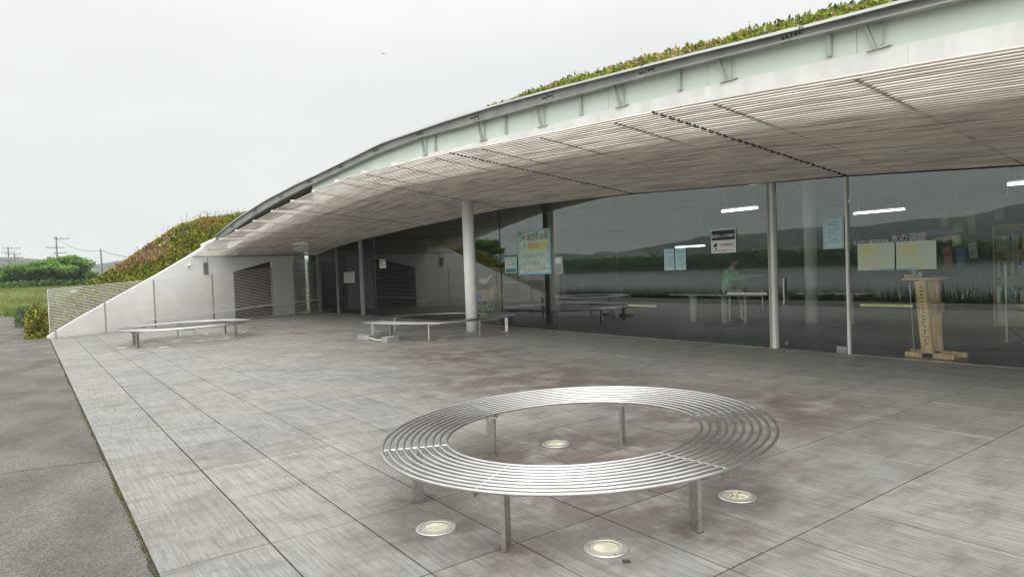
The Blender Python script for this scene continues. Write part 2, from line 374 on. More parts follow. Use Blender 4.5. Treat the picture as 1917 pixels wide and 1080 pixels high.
# ================================================================== SETTING
# ground sheet
def ground_z(x, y):
    z = -.06
    if x < -3.2: z -= 2.3 * min(1, (-3.2 - x) / 7.0) ** 1.1
    if x < -262: z += 4.2 * min(1, (-262 - x) / 14.0)
    if y > 47 and x > -12: z += 1.1 * min(1, (y - 47) / 26.) * min(1, max(0, (x + 12) / 6))
    return z
xs = np.unique(np.concatenate([np.linspace(-2600, -300, 12), np.linspace(-300, -255, 10), np.linspace(-255, -14, 6), np.linspace(-14, 14, 40), np.linspace(14, 80, 10), np.linspace(80, 2600, 14)]))
ys = np.unique(np.concatenate([np.linspace(-2600, -60, 12), np.linspace(-60, 30, 20), np.linspace(30, 90, 30), np.linspace(90, 300, 10), np.linspace(300, 2800, 14)]))
V = [(x, y, ground_z(x, y)) for y in ys for x in xs]; nx = len(xs)
F = [(j * nx + i, j * nx + i + 1, (j + 1) * nx + i + 1, (j + 1) * nx + i) for j in range(len(ys) - 1) for i in range(nx - 1)]
tag(np_mesh('ground', V, F, mat('ground_soil', (.075, .095, .035), .95, 0, var=.35, scale=.25, coord='World', detail=8, col2=(.14, .15, .06)), smooth=True), kind='structure')
# asphalt apron
m_ = MB(); gx = [-3.3, -2, -1, -.006]
gy = [-14, -6, 0, 8, 16, 20, 24, 30, 36, 42, 47]
m_.add([(x, y, 0.0 - .012) for y in gy for x in gx], [(j * 4 + i, j * 4 + i + 1, (j + 1) * 4 + i + 1, (j + 1) * 4 + i) for j in range(10) for i in range(3)])
tag(m_.build('asphalt_path', ASP), kind='structure')
tag(MB().add([(-3.3, 47, -.01), (-.2, 47, -.01), (-.2, 36.5, -.01), (-.006, 24, -.011), (-.006, 24, -.05), (-3.3, 24, -.05)], [(5, 4, 1, 0)]).build('path_verge', ASP), kind='structure')
# river
tag(MB().add([(-262, -1500, -1.75), (-7.4, -1500, -1.75), (-7.4, 1800, -1.75), (-262, 1800, -1.75)], [(0, 1, 2, 3)]).build('river_water', mat('river', (.16, .17, .165), .16, 0, bump=.35, bscale=.9, spec=.6, coord='World', stretch=(.6, .25, 1))), kind='structure')
# crack in the asphalt and dirt line along the plaza edge
m_ = MB()
for (a, b) in (((-2.2, .46), (-.02, .04)), ((-3.0, -3.4), (-1.6, -3.1))):
    pts = [(a[0] + (b[0] - a[0]) * i / 24, a[1] + (b[1] - a[1]) * i / 24 + random.uniform(-.02, .02)) for i in range(25)]
    vs = []
    for (x, y) in pts: w_ = random.uniform(.002, .007); vs += [(x, y - w_, -.0075), (x, y + w_, -.0075)]
    m_.add(vs, [(2 * i, 2 * i + 2, 2 * i + 3, 2 * i + 1) for i in range(24)])
tag(m_.build('asphalt_crack', mat('crack', (.03, .028, .025), .95)), kind='structure')
m_ = MB(); vs = []; n_ = 260
for i in range(n_ + 1):
    y = -8 + i * .1; w_ = .008 + .035 * max(0, fbm(y, 1, 1.7)) + random.uniform(0, .012)
    vs += [(-w_, y, -.0072), (.0, y, -.0072)]
m_.add(vs, [(2 * i, 2 * i + 1, 2 * i + 3, 2 * i + 2) for i in range(n_)])
tag(m_.build('edge_dirt', mat('edge_dirt', (.05, .045, .038), .95, 0, var=.3, scale=6, coord='World')), kind='structure')
MOSS = mat('moss', (.15, .15, .035), .95, 0, var=.4, scale=20, coord='World')
# moss and small weeds in the plaza edge joint
Vm = []; Fm = []
for i in range(5200):
    y = rng.uniform(-7.5, 8); a = fbm(y, 5, .9)
    if rng.random() > .35 + a: continue
    x = -abs(rng.normal(0, .022)) + .004; z = -.007; h = rng.uniform(.003, .016); w_ = rng.uniform(.002, .008); t_ = rng.uniform(0, 6.28)
    k = len(Vm); Vm += [(x - w_ * math.cos(t_), y - w_ * math.sin(t_), z), (x + w_ * math.cos(t_), y + w_ * math.sin(t_), z), (x + rng.normal(0, .004), y + rng.normal(0, .004), z + h)]; Fm.append((k, k + 1, k + 2))
tag(np_mesh('joint_moss', Vm, Fm, MOSS), 'thin green moss and weeds along the plaza edge joint', kind='stuff')

# plaza: base sheet + slabs
XL = [0, .65, 1.235, 1.85, 2.53, 3.18, 3.87, 4.58, 5.22, 5.86, 6.50, 7.14, 7.79, 8.43, 9.07, 9.72, 10.36, 11.0]
YL = [-10.55 + 1.055 * k for k in range(0, 34)]
m_ = MB(); bpts = [(0, -10.5), (11.0, -10.5), (11.0, wally(11.0)), (0, 19.4)]
m_.add([(x, y, -.018) for x, y in bpts] + [(x, y, -.3) for x, y in bpts], [(0, 1, 2, 3), (4, 5, 1, 0), (7, 4, 0, 3)])
plaza = tag(m_.build('plaza_paving', DIRT), kind='structure')
def slab_mb(mb, x0, x1, y0, y1, dz=0., cut=False, z0=-.017, tilt=0.):
    g_ = .0055; P = [(x0 + g_, y0 + g_), (x1 - g_, y0 + g_), (x1 - g_, y1 - g_), (x0 + g_, y1 - g_)]
    if cut:
        P = [(x, min(y, wally(x) - .01)) for x, y in P]
        if P[3][1] - P[0][1] < .03 and P[2][1] - P[1][1] < .03: return False
        if P[3][1] < P[0][1] + .01: P[3] = (P[3][0], P[0][1] + .01)
    c = .003; xm = (x0 + x1) / 2
    top = [(P[0][0] + c, P[0][1] + c), (P[1][0] - c, P[1][1] + c), (P[2][0] - c, P[2][1] - c), (P[3][0] + c, P[3][1] - c)]
    Z = lambda x: dz + tilt * (x - xm)
    vs = [(x, y, z0) for x, y in P] + [(x, y, Z(x) - .003) for x, y in P] + [(x, y, Z(x)) for x, y in top]
    mb.add(vs, [(0, 1, 5, 4), (1, 2, 6, 5), (2, 3, 7, 6), (3, 0, 4, 7), (4, 5, 9, 8), (5, 6, 10, 9), (6, 7, 11, 10), (7, 4, 8, 11), (8, 9, 10, 11)])
    return True
cells = []
for i in range(len(XL) - 1):
    for j in range(len(YL) - 1):
        x0, x1, y0, y1 = XL[i], XL[i + 1], YL[j], YL[j + 1]
        if y0 > wally((x0 + x1) / 2) + .3: continue
        xm, ym = (x0 + x1) / 2, (y0 + y1) / 2; dx, dy = xm - CX, ym - CY; d = math.hypot(dx, dy)
        a = math.degrees(math.atan2(dx, dy)) - 36.3
        cells.append((d + (100 if abs(a) > 46 or d < 1.6 else 0), x0, x1, y0, y1))
cells.sort(); rest = MB()
for k, (d, x0, x1, y0, y1) in enumerate(cells):
    cut = y1 > wally(x0) - .02; dz = random.uniform(-.0012, .0012); tl = random.uniform(-.0025, .0025)
    if k < 298:
        mb = MB()
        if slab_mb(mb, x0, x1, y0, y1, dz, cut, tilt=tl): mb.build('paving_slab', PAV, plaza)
    else: slab_mb(rest, x0, x1, y0, y1, dz, cut, tilt=tl)
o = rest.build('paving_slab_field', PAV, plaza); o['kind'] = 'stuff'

# hills round the valley (height above the horizon by compass bearing)
AZ = [-95, -82, -73.7, -70.6, -67.3, -63.8, -59.3, -56, -52, -49.7, -47, -45.2, -42.9, -38.3, -34, -31.8, -29.1, -26.4, -24.6, -20, -14, -8, -1.35, .1, 1.3, 2.3, 3.2, 4.2, 4.9, 5.6, 6.3, 9, 14, 25, 50]
EL = [3.3, 3.5, 3.32, 2.83, 2.68, 2.52, 2.59, 2.34, 2.3, 1.90, 1.5, 1.27, 1.0, 1.54, 1.3, 1.40, 1.77, 2.31, 2.0, 2.2, 2.5, 2.5, 2.37, 2.28, 2.07, 1.9, 1.72, 1.60, 1.78, 1.9, 1.87, 1.6, 1.5, 1.6, 1.8]
az = np.arange(-95, 50, .3); rad = [900, 1050, 1200, 1350, 1500, 1700]
V = []
for a in az:
    e = np.interp(a, AZ, EL); H = 1400 * math.tan(R(e)) + 1.7
    for k, r_ in enumerate(rad):
        h = [0, .38, .66, .86, 1.0, .9][k] * H
        h += (fbm(a * .22 + k * 3, k * 1.7, 1.0, 5) * .09 * H if k else 0) + random.uniform(-.8, .8)
        V.append((CX + r_ * math.sin(R(a)), CY + r_ * math.cos(R(a)), h - (3 if k == 0 else 0)))
n_ = len(rad); F = [(i * n_ + k, (i + 1) * n_ + k, (i + 1) * n_ + k + 1, i * n_ + k + 1) for i in range(len(az) - 1) for k in range(n_ - 1)]
tag(np_mesh('hills', V, F, mat('forest_hill', (.030, .050, .022), .95, 0, var=.35, scale=.012, coord='World', detail=10, col2=(.065, .095, .04)), smooth=True), kind='structure')

# ================================================================== VEGETATION
LG = [leaf_mat('leaf_dark_green', (.06, .105, .022)), leaf_mat('leaf_green', (.15, .22, .030)), leaf_mat('leaf_yellow_green', (.40, .43, .055)), leaf_mat('leaf_bronze', (.40, .21, .07)), leaf_mat('leaf_pink', (.62, .32, .28))]
def leaf_cloud(name, P, size, mats, mi, upbias=.6, aspect=.5, parent=None):
    P = np.asarray(P); n = len(P); d = rng.normal(size=(n, 3)); d[:, 2] += upbias; d /= np.linalg.norm(d, axis=1)[:, None]
    q = rng.normal(size=(n, 3)); s = np.cross(d, q); s /= np.linalg.norm(s, axis=1)[:, None]
    sz = size * rng.uniform(.6, 1.4, n)[:, None]
    a = P; b = P + d * sz * .5 + s * sz * aspect * .5; c = P + d * sz; e = P + d * sz * .5 - s * sz * aspect * .5
    V = np.stack([a, b, c, e], 1).reshape(-1, 3); F = np.arange(4 * n).reshape(-1, 4)
    return np_mesh(name, V, F, mats, mi, parent)
def hedge_mats(P, pink=.16):
    n = len(P); cl = np.array([noise.noise(Vector((p[0] * 1.3, p[1] * 1.3, p[2] * 1.3))) for p in P]); c2 = np.array([noise.noise(Vector((p[0] * .55 + 9, p[1] * .55, p[2] * .9))) for p in P])
    r_ = rng.random(n); mi = np.where(r_ < .20 - cl * .5, 0, np.where(r_ < .58 - cl * .25, 1, 2))
    mi = np.where(rng.random(n) < pink * 1.0 + .45 * np.clip(c2 - .05, 0, 1), 3, mi); mi = np.where(rng.random(n) < pink * .4 + .55 * np.clip(c2 - .08, 0, 1), 4, mi)
    return mi
# mound behind the white wall
def mound_z(X, t_):
    t1 = min(t_, 1.6) / 1.6; s_ = t1 * t1 * (3 - 2 * t1)
    wx = wallp(X, t_).x; end = min(1, max(0, (wx + .50) / .45)) ** .6
    return (max(0, wtop(X) - .12) + 1.02 * s_ * itp(X, [-.5, 0, 1, 3, 5, 8], [.15, .28, .45, .72, .95, 1.0]) - max(0, t_ - 1.6) * .35) * end
Xs = np.concatenate([np.linspace(-.55, 1, 16), np.linspace(1.2, 11.5, 40)]); Ts = [.14, .3, .5, .8, 1.1, 1.6, 2.4, 4, 7]
V = []
for X in Xs:
    for t_ in Ts: p = wallp(X, t_); V.append((max(p.x, -.42), p.y, max(-.1, mound_z(X, t_) - .18 - (.12 if t_ > 1 else 0))))
F = [(i * 9 + k, (i + 1) * 9 + k, (i + 1) * 9 + k + 1, i * 9 + k + 1) for i in range(len(Xs) - 1) for k in range(8)]
k0 = len(V); V += [(V[k][0], V[k][1], -.1) for k in range(9)]
F += [(k, k + 1, k0 + k + 1, k0 + k) for k in range(8)]
tag(np_mesh('planted_mound', V, F, mat('mound_soil', (.035, .03, .02), .95)), kind='structure')
Pn = 78000; X = rng.uniform(-.55, 10.5, Pn); t_ = np.abs(rng.exponential(.95, Pn)) + .12; t_ = np.where(t_ > 2.6, rng.uniform(.1, 2.2, Pn), t_)
P = np.zeros((Pn, 3))
for i in range(Pn):
    p = wallp(X[i], t_[i]); lump = .10 * noise.noise(Vector((X[i] * 1.6, t_[i] * 2.2, 1.0)))
    P[i] = (p.x, p.y, mound_z(X[i], t_[i]) - .10 + lump + rng.uniform(0, .17) - (0.08 if t_[i] < .25 else 0))
# the blunt end of the hedge by the path
Q = np.zeros((7000, 3))
for i in range(7000):
    y = rng.uniform(19.75, 24.5); h = 1.05 * min(1, (y - 19.3) / 1.4) ** .5; z = rng.uniform(.0, 1) ** .8 * h
    Q[i] = (-.28 - .28 * math.sqrt(max(0, 1 - (z / h - .3) ** 2)) + .10 * noise.noise(Vector((y * 2, z * 3, 0))) + rng.uniform(-.06, .06) + (z / h) ** 3 * .25, y, z)
P = np.vstack([P, Q]); P = P[P[:, 0] > -.62]
tag(leaf_cloud('hillside_hedge', P, .09, LG, hedge_mats(P, .08)), 'clipped shrubs with pink new leaves covering the mound behind the white wall', kind='stuff')
S = []; 
for i in range(70):
    X_ = rng.uniform(.5, 8.5); p = wallp(X_, 1.5 + rng.uniform(-.3, .3)); z0_ = mound_z(X_, 1.6); h = rng.uniform(.12, .42); lx, ly = rng.normal(0, .08, 2)
    for k in range(10):
        f_ = k / 9; S.append((p.x + lx * f_ + rng.normal(0, .012), p.y + ly * f_, z0_ + h * f_))
tag(leaf_cloud('hedge_shoots', S, .055, LG, rng.choice([1, 1, 2, 3], len(S)), .9), 'loose shoots sticking up above the hillside shrubs', kind='stuff')

# ================================================================== MUSEUM BUILDING
bld = tag(empty('museum_building', (XF, 5, 0)), 'long low museum building with glass front, white fascia and curved planted roof', 'building')
def bpart(o): o.parent = bld; o.matrix_parent_inverse = Matrix.Translation((-XF, -5, 0)); return o
# roof slab with planting
Ys = np.linspace(-12, 22.1, 60); V = []
def rz(Y, x): return zbt(Y) - .03 + (x - xb(Y)) * .045 - (0.0 if x < xb(Y) + 3 else 0)
for Y in Ys:
    xq = [xb(Y) + .12, xb(Y) + 1.0, xb(Y) + 3.0, 20, 32]
    V += [(x, Y, rz(Y, min(x, 12))) for x in xq] + [(x, Y, rz(Y, min(x, 12)) - .18) for x in xq]
F = []
for i in range(59):
    a = i * 10; b = a + 10
    for k in range(4): F += [(a + k, a + k + 1, b + k + 1, b + k), (a + 5 + k, b + 5 + k, b + 6 + k, a + 6 + k)]
    F += [(a, b, b + 5, a + 5), (a + 4, a + 9, b + 9, b + 4)]
bpart(np_mesh('roof', V, F, mat('roof_soil', (.10, .095, .08), .9)))
# roof edge beams: segments between splice plates (channel section)
PL = [-10.06, -7.73, -5.39, -3.06, -.73, 1.60, 3.95, 6.31, 8.75, 11.05, 13.4, 15.8, 18.1, 20.3, 22.05]
def strip_x(name, Ylist, section, m, smooth=False):
    # sweep a closed section [(dx, z)] given by function of Y
    V = []; n = None
    for Y in Ylist:
        s_ = section(Y); n = len(s_); V += [(x, Y, z) for x, z in s_]
    F = [(i * n + k, i * n + (k + 1) % n, (i + 1) * n + (k + 1) % n, (i + 1) * n + k) for i in range(len(Ylist) - 1) for k in range(n)]
    F2 = [tuple(range(n))[::-1], tuple((len(Ylist) - 1) * n + k for k in range(n))]
    me = bpy.data.meshes.new(name); me.from_pydata(V, [], F + F2); me.materials.append(m)
    o = bpy.data.objects.new(name, me); COL.objects.link(o); return o
def chan(Y):
    x = xb(Y); zt, zb = zbt(Y) - .035, zbb(Y); f_ = .022
    return [(x - .07, zb), (x + .04, zb), (x + .04, zb + f_), (x + .0, zb + f_), (x + .0, zt - f_), (x + .05, zt - f_), (x + .05, zt), (x - .07, zt), (x - .07, zt - f_), (x - .012, zt - f_), (x - .012, zb + f_), (x - .07, zb + f_)]
def lerp_sec(fn, Ya, Yb):
    A = fn(Ya); B = fn(Yb)
    return lambda Y: [(a[0] + (b[0] - a[0]) * (Y - Ya) / (Yb - Ya), a[1] + (b[1] - a[1]) * (Y - Ya) / (Yb - Ya)) for a, b in zip(A, B)]
for a, b in zip(PL[:-1], PL[1:]):
    bpart(strip_x('roof_edge_beam', [a + .008, (a + b) / 2, b - .008], lerp_sec(chan, a, b), GREYPAINT))
    Yj = b
    if Yj < 21:
        pl = MB(); zc = (zbt(Yj) + zbb(Yj)) / 2 - .015; x = xb(Yj) - .02
        for s_ in (-1, 1): pl.box((x, Yj + s_ * .075, zc), (.012, .125, .15))
        o = bpart(pl.build('splice_plate', GREYPAINT))
        for s_ in (-.11, -.055, .055, .11):
            q = MB().tube([(x - .006, Yj + s_, zc), (x - .026, Yj + s_, zc)], .017, 6).build('bolt', mat('dark_bolt', (.07, .06, .05), .6, .5)); q.parent = o; q.matrix_parent_inverse = o.matrix_world.inverted()
            bpart(q) if False else None
            q.parent = o; q.matrix_parent_inverse = Matrix.Translation((-XF, -5, 0)) @ Matrix.Identity(4) if False else Matrix.Identity(4)
            q.location = (0, 0, 0)
# flashing on top of the beam
for a, b, wd in ((-12, -3.25, .10), (-3.2, -.45, .34), (-.75, 3.9, .12), (3.9, 8.75, .12), (8.7, 15.8, .10), (15.8, 22.1, .10)):
    def fl(Y, wd=wd, a=a, b=b):
        x = xb(Y); u = (Y - a) / (b - a); z = zbt(Y) - .03; ww = wd * (1 if wd < .2 else max(.12, 1 - abs(u - .15)) )
        return [(x - .10, z), (x - .105, z - .035), (x - .085, z - .035), (x - .085, z - .004), (x + .25, z + .0 + ww * .3), (x + .25, z + .02 + ww * .3)]
    bpart(strip_x('roof_flashing', list(np.linspace(a + .01, b - .01, 10)), fl, mat('aluminium_flashing', (.62, .64, .62), .35, .6, var=.08, scale=1)))
# inner curved beams where the roof comes down
def chan2(Y):
    x = xb(Y) + .95; zt = itp(Y, [3, 6.6, 7.9, 9, 10.8, 12.6, 16, 21], [5.3, 5.36, 5.36, 5.3, 5.12, 5.02, 4.55, 3.7]) - .05; zb = zt - .2
    return [(x - .06, zb), (x + .06, zb), (x + .06, zt), (x - .06, zt), (x - .06, zt - .02), (x + .0, zt - .02), (x + .0, zb + .02), (x - .06, zb + .02)]
zz = lambda Y: itp(Y, [-12, 3, 8, 22], [.30, .30, .36, .25])
for a, b in zip(PL[6:-2], PL[7:-1]):
    bpart(strip_x('inner_beam', [a + .01, b - .01], lambda Y: [(x, min(z, zbt(Y) + .01)) for x, z in chan2(Y)], GREYPAINT))
# white fascia panels
FJ = [-12, -7.6, -4.32, -.68, 2.95, 6.6, 10.2, 14, 18, 21.2]
for a, b in zip(FJ[:-1], FJ[1:]):
    bpart(strip_x('fascia_panel', [a + .002, a + (b - a) * .33, a + (b - a) * .67, b - .002], lambda Y: [(xo(Y) + FO, zo(Y) + .13), (xo(Y) + FO + .06, zo(Y) + .13), (xo(Y) + FO + .06, zft(Y)), (xo(Y) + FO, zft(Y))], FASCIA))
# clerestory: frosted panes, posts, raking struts
MV = [-11.5, -9.5, -7.6, -5.7, -3.77, -1.73, .21, 2.23, 4.78, 7.4, 10.2, 13.5]
for a, b in zip(MV[:-1], MV[1:]):
    bpart(strip_x('clerestory_pane', [a + .003, (a + b) / 2, b - .003], lambda Y: [(xo(Y) + FO + .03, zft(Y) + .004), (xo(Y) + FO + .042, zft(Y) + .004), (xo(Y) + FO + .042, zbt(Y) - .045), (xo(Y) + FO + .03, zbt(Y) - .045)], FROST))
k_ = (7.18 + .54) / (6.6 + .54)
for Y6 in (-3.77, -1.73, .21, 2.23, 4.78):
    Y = CY + (Y6 - CY) * k_
    x = xo(Y) + FO - .0; bpart(bx('clerestory_post', (x, Y, (zft(Y) + zbt(Y)) / 2 - .01), (.05, .055, zbt(Y) - zft(Y) - .10), STRUT))
for Y6 in (-4.29, -2.5, -.68, 1.16, 2.95, 5.2):
    Y = CY + (Y6 - CY) * k_; x = xo(Y) + FO - .01
    q = MB().bar((x, Y + .03, zft(Y) + .012), (x - .05, Y + .13, zbb(Y) + .06), .012, .075, (1, 0, 0)).box((x, Y, zft(Y) + .006), (.05, .26, .012)); bpart(q.build('raking_strut', STRUT))
    bpart(bx('rod_post', (x, Y - .04, (zft(Y) + zbt(Y)) / 2 - .02), (.02, .02, zbt(Y) - zft(Y) - .12), STRUT))
# pale soffit added above the canopy (back half) to bounce light into it, glass head
bpart(strip_x('bounce_soffit', list(np.linspace(-12, 23.8, 26)), lambda Y: [(xo(Y) + FO + .07, zo(Y) + .20), (11.2, zg(Y) + .75), (11.2, zg(Y) + .77), (xo(Y) + FO + .07, zo(Y) + .22)], mat('bounce_soffit_board', (.75, .73, .70), .7)))
bpart(strip_x('window_head', list(np.linspace(-10.5, 24.2, 30)), lambda Y: [(11.0, zg(Y) - .015), (11.06, zg(Y) - .015), (11.06, zg(Y) + .74), (11.0, zg(Y) + .74)], mat('dark_head', (.05, .052, .05), .5)))
# glass panes
def pane(name, y0, y1, z0=.012, x=XF):
    n_ = 5; Yl = [y0 + (y1 - y0) * i / n_ for i in range(n_ + 1)]
    return bpart(strip_x(name, Yl, lambda Y: [(x, z0), (x + .012, z0), (x + .012, zg(Y) - .02), (x, zg(Y) - .02)], GLASS))
for a, b in ((-10.4, -5.6), (-5.59, -1.74), (-.22, 3.9), (3.908, 8.75), (8.76, 13.2), (13.21, 17.68), (17.70, 18.98), (19.12, 21.8), (21.81, 24.25)):
    pane('glass_pane', a, b)
door = pane('door', -1.66, -.34, .02)
for nm, c, d in (('hinge_plate', (XF - .004, -1.57, .075), (.03, .18, .12)), ('handle', (XF - .03, -.50, 1.1), (.025, .025, .5)), ('floor_lock', (XF - .004, -.52, .12), (.03, .04, .05))):
    q = bx(nm, c, d, STEEL); q.parent = door
bpart(bx('sill_track', (XF + .006, 7, .004), (.07, 34.4, .008), STEEL))
for Y, wy, wx, m_ in ((-.28, .085, .11, WHITEPAINT), (-1.70, .035, .07, WHITEPAINT), (19.05, .13, .12, GALV), (21.8, .06, .08, GREYPAINT), (24.28, .07, .1, GREYPAINT)):
    bpart(bx('mullion', (XF + .0, Y, (zg(Y) - .02 + .01) / 2), (wx, wy, zg(Y) - .03), m_))
bpart(bx('mullion_shade_strip', (XF - .075, -.235, 1.6), (.03, .03, 3.16), mat('mullion_shade', (.38, .37, .34), .5)))  # grey strip colours in the shaded edge of the white door post
for Y in (8.755, 17.69): bpart(bx('glass_joint', (XF + .006, Y, zg(Y) / 2), (.016, .012, zg(Y) - .05), mat('joint_rubber', (.05, .06, .055), .5)))
# interior shell
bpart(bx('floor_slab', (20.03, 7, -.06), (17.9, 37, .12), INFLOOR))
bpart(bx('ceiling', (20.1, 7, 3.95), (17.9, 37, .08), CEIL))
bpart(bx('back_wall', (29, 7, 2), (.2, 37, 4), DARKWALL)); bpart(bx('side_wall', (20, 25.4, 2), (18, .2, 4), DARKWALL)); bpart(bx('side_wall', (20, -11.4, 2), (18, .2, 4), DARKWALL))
for (x, y, r_, m_) in ((16.0, 1.78, .16, WHITEPAINT), (16.0, 12.2, .2, WHITEPAINT)):
    bpart(MB().tube([(x, y, 0), (x, y, 3.9)], r_, 24).build('interior_column', m_, smooth=True))
bpart(bx('interior_pier', (14, 11.2, 2), (.5, .6, 3.8), mat('dark_pier', (.03, .032, .03), .6)))
for i in range(26):     # long slots in the interior ceiling
    x = 12.2 + (i % 5) * 1.5 + random.uniform(-.2, .2); y = -6 + (i // 5) * 4.3 + random.uniform(-.8, .8)
    bpart(bx('ceiling_slot', (x, y, 3.9), (.12, 1.6, .03), BLACK))

# ------------------------------------------------------------------ white end wall with doorway
wall = tag(empty('white_wall', (0, 19.4, 0)), 'white rendered wall sloping up behind the horizontal rail fence, with a dark doorway', 'wall')
def wpart(o): o.parent = wall; o.matrix_parent_inverse = Matrix.Translation((0, -19.4, 0)); return o
def prism(name, pts, off0, off1, m, fn=wpart):
    # pts: (X, z) outline in the wall plane
    n = len(pts); V = [wallp(x, off0, z) for x, z in pts] + [wallp(x, off1, z) for x, z in pts]
    F = [tuple(range(n)), tuple(range(n, 2 * n))[::-1]] + [(k, n + k, n + (k + 1) % n, (k + 1) % n) for k in range(n)]
    return fn(MB().add(V, F).build(name, m))
prism('render_panel', [(-.02, -.05), (6.64, -.05), (6.64, 2.02), (6.64, wtop(6.64)), (6.31, wtop(6.31)), (5.56, wtop(5.56)), (4.69, wtop(4.69)), (3.64, wtop(3.64)), (1.76, wtop(1.76)), (.91, wtop(.91)), (-.02, .05)], 0, .14, WHITEWALL)
prism('lintel_panel', [(6.642, 2.04), (8.55, 2.50), (8.55, wtop(8.55)), (6.642, wtop(6.64))], .001, .14, WHITEWALL)
prism('pier_panel', [(8.552, -.05), (9.72, -.05), (9.72, wtop(9.7)), (8.552, wtop(8.55))], .0, .14, WHITEWALL)
prism('wall_cap', [(5.4, 3.10), (6.3, 3.52), (6.3, 3.60), (5.4, 3.22)], -.05, .2, WHITEWALL)
BRN = mat('dark_brown_board', (.13, .092, .078), .7, 0, var=.2, scale=3)
prism('doorway_back', [(6.3, 0), (8.9, 0), (8.9, 2.8), (6.3, 2.8)], .55, .6, BRN); prism('doorway_soffit', [(6.5, 2.58), (8.7, 2.58), (8.7, 2.62), (6.5, 2.62)], .14, .6, BRN)
prism('glass_return', [(9.8, .01), (10.9, .01), (10.9, 2.7), (9.8, 2.62)], .05, .07, GLASS); prism('corridor_back', [(9.74, 0), (11.2, 0), (11.2, 3.0), (9.74, 3.0)], 1.0, 1.05, mat('grey_corridor', (.30, .31, .29), .8))
prism('return_post', [(9.74, 0), (9.80, 0), (9.80, 2.62), (9.74, 2.62)], -.02, .10, GREYPAINT)

# ------------------------------------------------------------------ canopy
can = tag(empty('louvre_canopy', (6, 5, 3.5)), 'sloping canopy of closely spaced parallel pipes over the paved forecourt', 'canopy')
def cpart(o): o.parent = can; o.matrix_parent_inverse = Matrix.Translation((-6, -5, -3.5)); return o
def csurf(u, Y):
    a = xo(Y); return Vector((a + (XF - .05 - a) * u, Y, zo(Y) + (zg(Y) - zo(Y)) * u))
def yend(u):
    Y = 22.5
    for _ in range(8): Y = wally(csurf(u, Y).x) - .12
    return Y
PR = .0150; NP = 60; JT = [-10.4, -6.75, -1.75, 3.25, 8.25, 13.25, 18.25, 99]
restp = MB(); sock = MB(); cnt = 0
for pi in range(7):
    a, b = JT[pi], JT[pi + 1]
    for k in range(NP):
        u = (k + .5) / NP + (.0 if pi % 2 else .12 / NP); e = min(b, yend(u)) ; st = .03 if k % 2 else .012
        Ys_ = np.linspace(a + st, e - (.03 if (k + 1) % 2 else .012), 4 if b < 90 else 5)
        dz = random.uniform(-.004, .004)
        pts = [csurf(u, Y) + Vector((0, 0, dz + random.uniform(-.002, .002))) for Y in Ys_]
        if 1 <= pi <= 5 and cnt < 299:
            MBk = MB().tube(pts, PR, 6, caps=False); cpart(MBk.build('canopy_pipe', PIPE, smooth=True)); cnt += 1
        else: restp.tube(pts, PR, 6, caps=False)
        if 0 < pi: sock.tube([csurf(u, a - .02), csurf(u, a + (.07 if k % 2 else .03))], .0165, 5)
o = cpart(restp.build('canopy_pipe_field', PIPE, smooth=True)); o['kind'] = 'stuff'
o = cpart(sock.build('pipe_socket_row', DARKCAP)); o['kind'] = 'stuff'
ribY = [-9.24, -7.58, -5.92, -4.26, -2.6, -.94, .71, 2.37, 4.02, 5.68, 7.33, 9.0, 10.65, 12.3, 13.97, 15.6, 17.3, 18.9, 20.6]
for Y in ribY:
    q = MB().bar(csurf(.03, Y) + Vector((0, 0, .020)), csurf(1, Y) + Vector((0, 0, .020)), .05, .046)
    cpart(q.build('rib', RIBM))
    if Y < 20:
        p = csurf(.02, Y + .2) + Vector((0, 0, .085)); t_ = Vector((xo(Y) + FO, Y + .2, zo(Y) + .06))
        cpart(MB().bar(p, t_, .008, .07).build('bracket_arm', WHITEPAINT))
for u in (.30, .62, .97):
    q = MB().tube([csurf(u, Y) + Vector((0, 0, .034)) for Y in np.linspace(-10, yend(u) - .1, 16)], .015, 6); cpart(q.build('purlin', RIBM))
# end trim along the white wall
cpart(MB().bar(csurf(0, 21.55) + Vector((0, 0, -.02)), csurf(.97, 24.05) + Vector((0, 0, -.02)), .04, .05).build('end_trim', GALV))

# white column
colm = tag(MB().tube([(9.56, 8.22, 0), (9.56, 8.22, 1.8), (9.56, 8.22, 3.69)], .165, 40).build('round_column', COLPAINT, smooth=False), 'slender round white column carrying the canopy between bench and glass', 'column')
for p in colm.data.polygons: p.use_smooth = len(p.vertices) == 4

# ------------------------------------------------------------------ rail fence
fen = tag(empty('rail_fence', (0, 18.6, 0)), 'tall grey fence of thin horizontal rods in front of the white wall', 'fence')
def fpart(o): o.parent = fen; o.matrix_parent_inverse = Matrix.Translation((0, -18.6, 0)); return o
def fy(X): return 18.6 + (X) * (23.55 - 18.6) / 10.85
def ft(X): return itp(X, [0, 1.64, 3.22, 5.5, 8.28, 9.4, 10.9], [1.60, 1.71, 1.80, 1.95, 2.18, 2.32, 2.50])
FX = [0.0, .16, 1.62, 3.26, 5.5, 8.22, 9.38, 10.2, 10.85]
RAIL = mat('fence_rod', (.80, .77, .75), .45, .2, var=.1, scale=3)
for k in range(33):
    f_ = (k + .6) / 32.6; pts = [(X, fy(X) - .03, .0 + ft(X) * f_) for X in (0, 1.64, 3.22, 5.5, 8.28, 9.4, 10.88)]
    fpart(MB().tube(pts, .0095, 5, caps=False).build('rod', RAIL, smooth=True))
for X in FX:
    fpart(bx('post', (X, fy(X), ft(X) / 2), (.035, .05, ft(X)), mat('fence_post', (.27, .22, .20), .6, .3), rot=Matrix.Rotation(R(24.5), 3, 'Z')) if X else bx('end_post', (X, fy(X) - .03, ft(X) / 2), (.02, .02, ft(X)), RAIL))
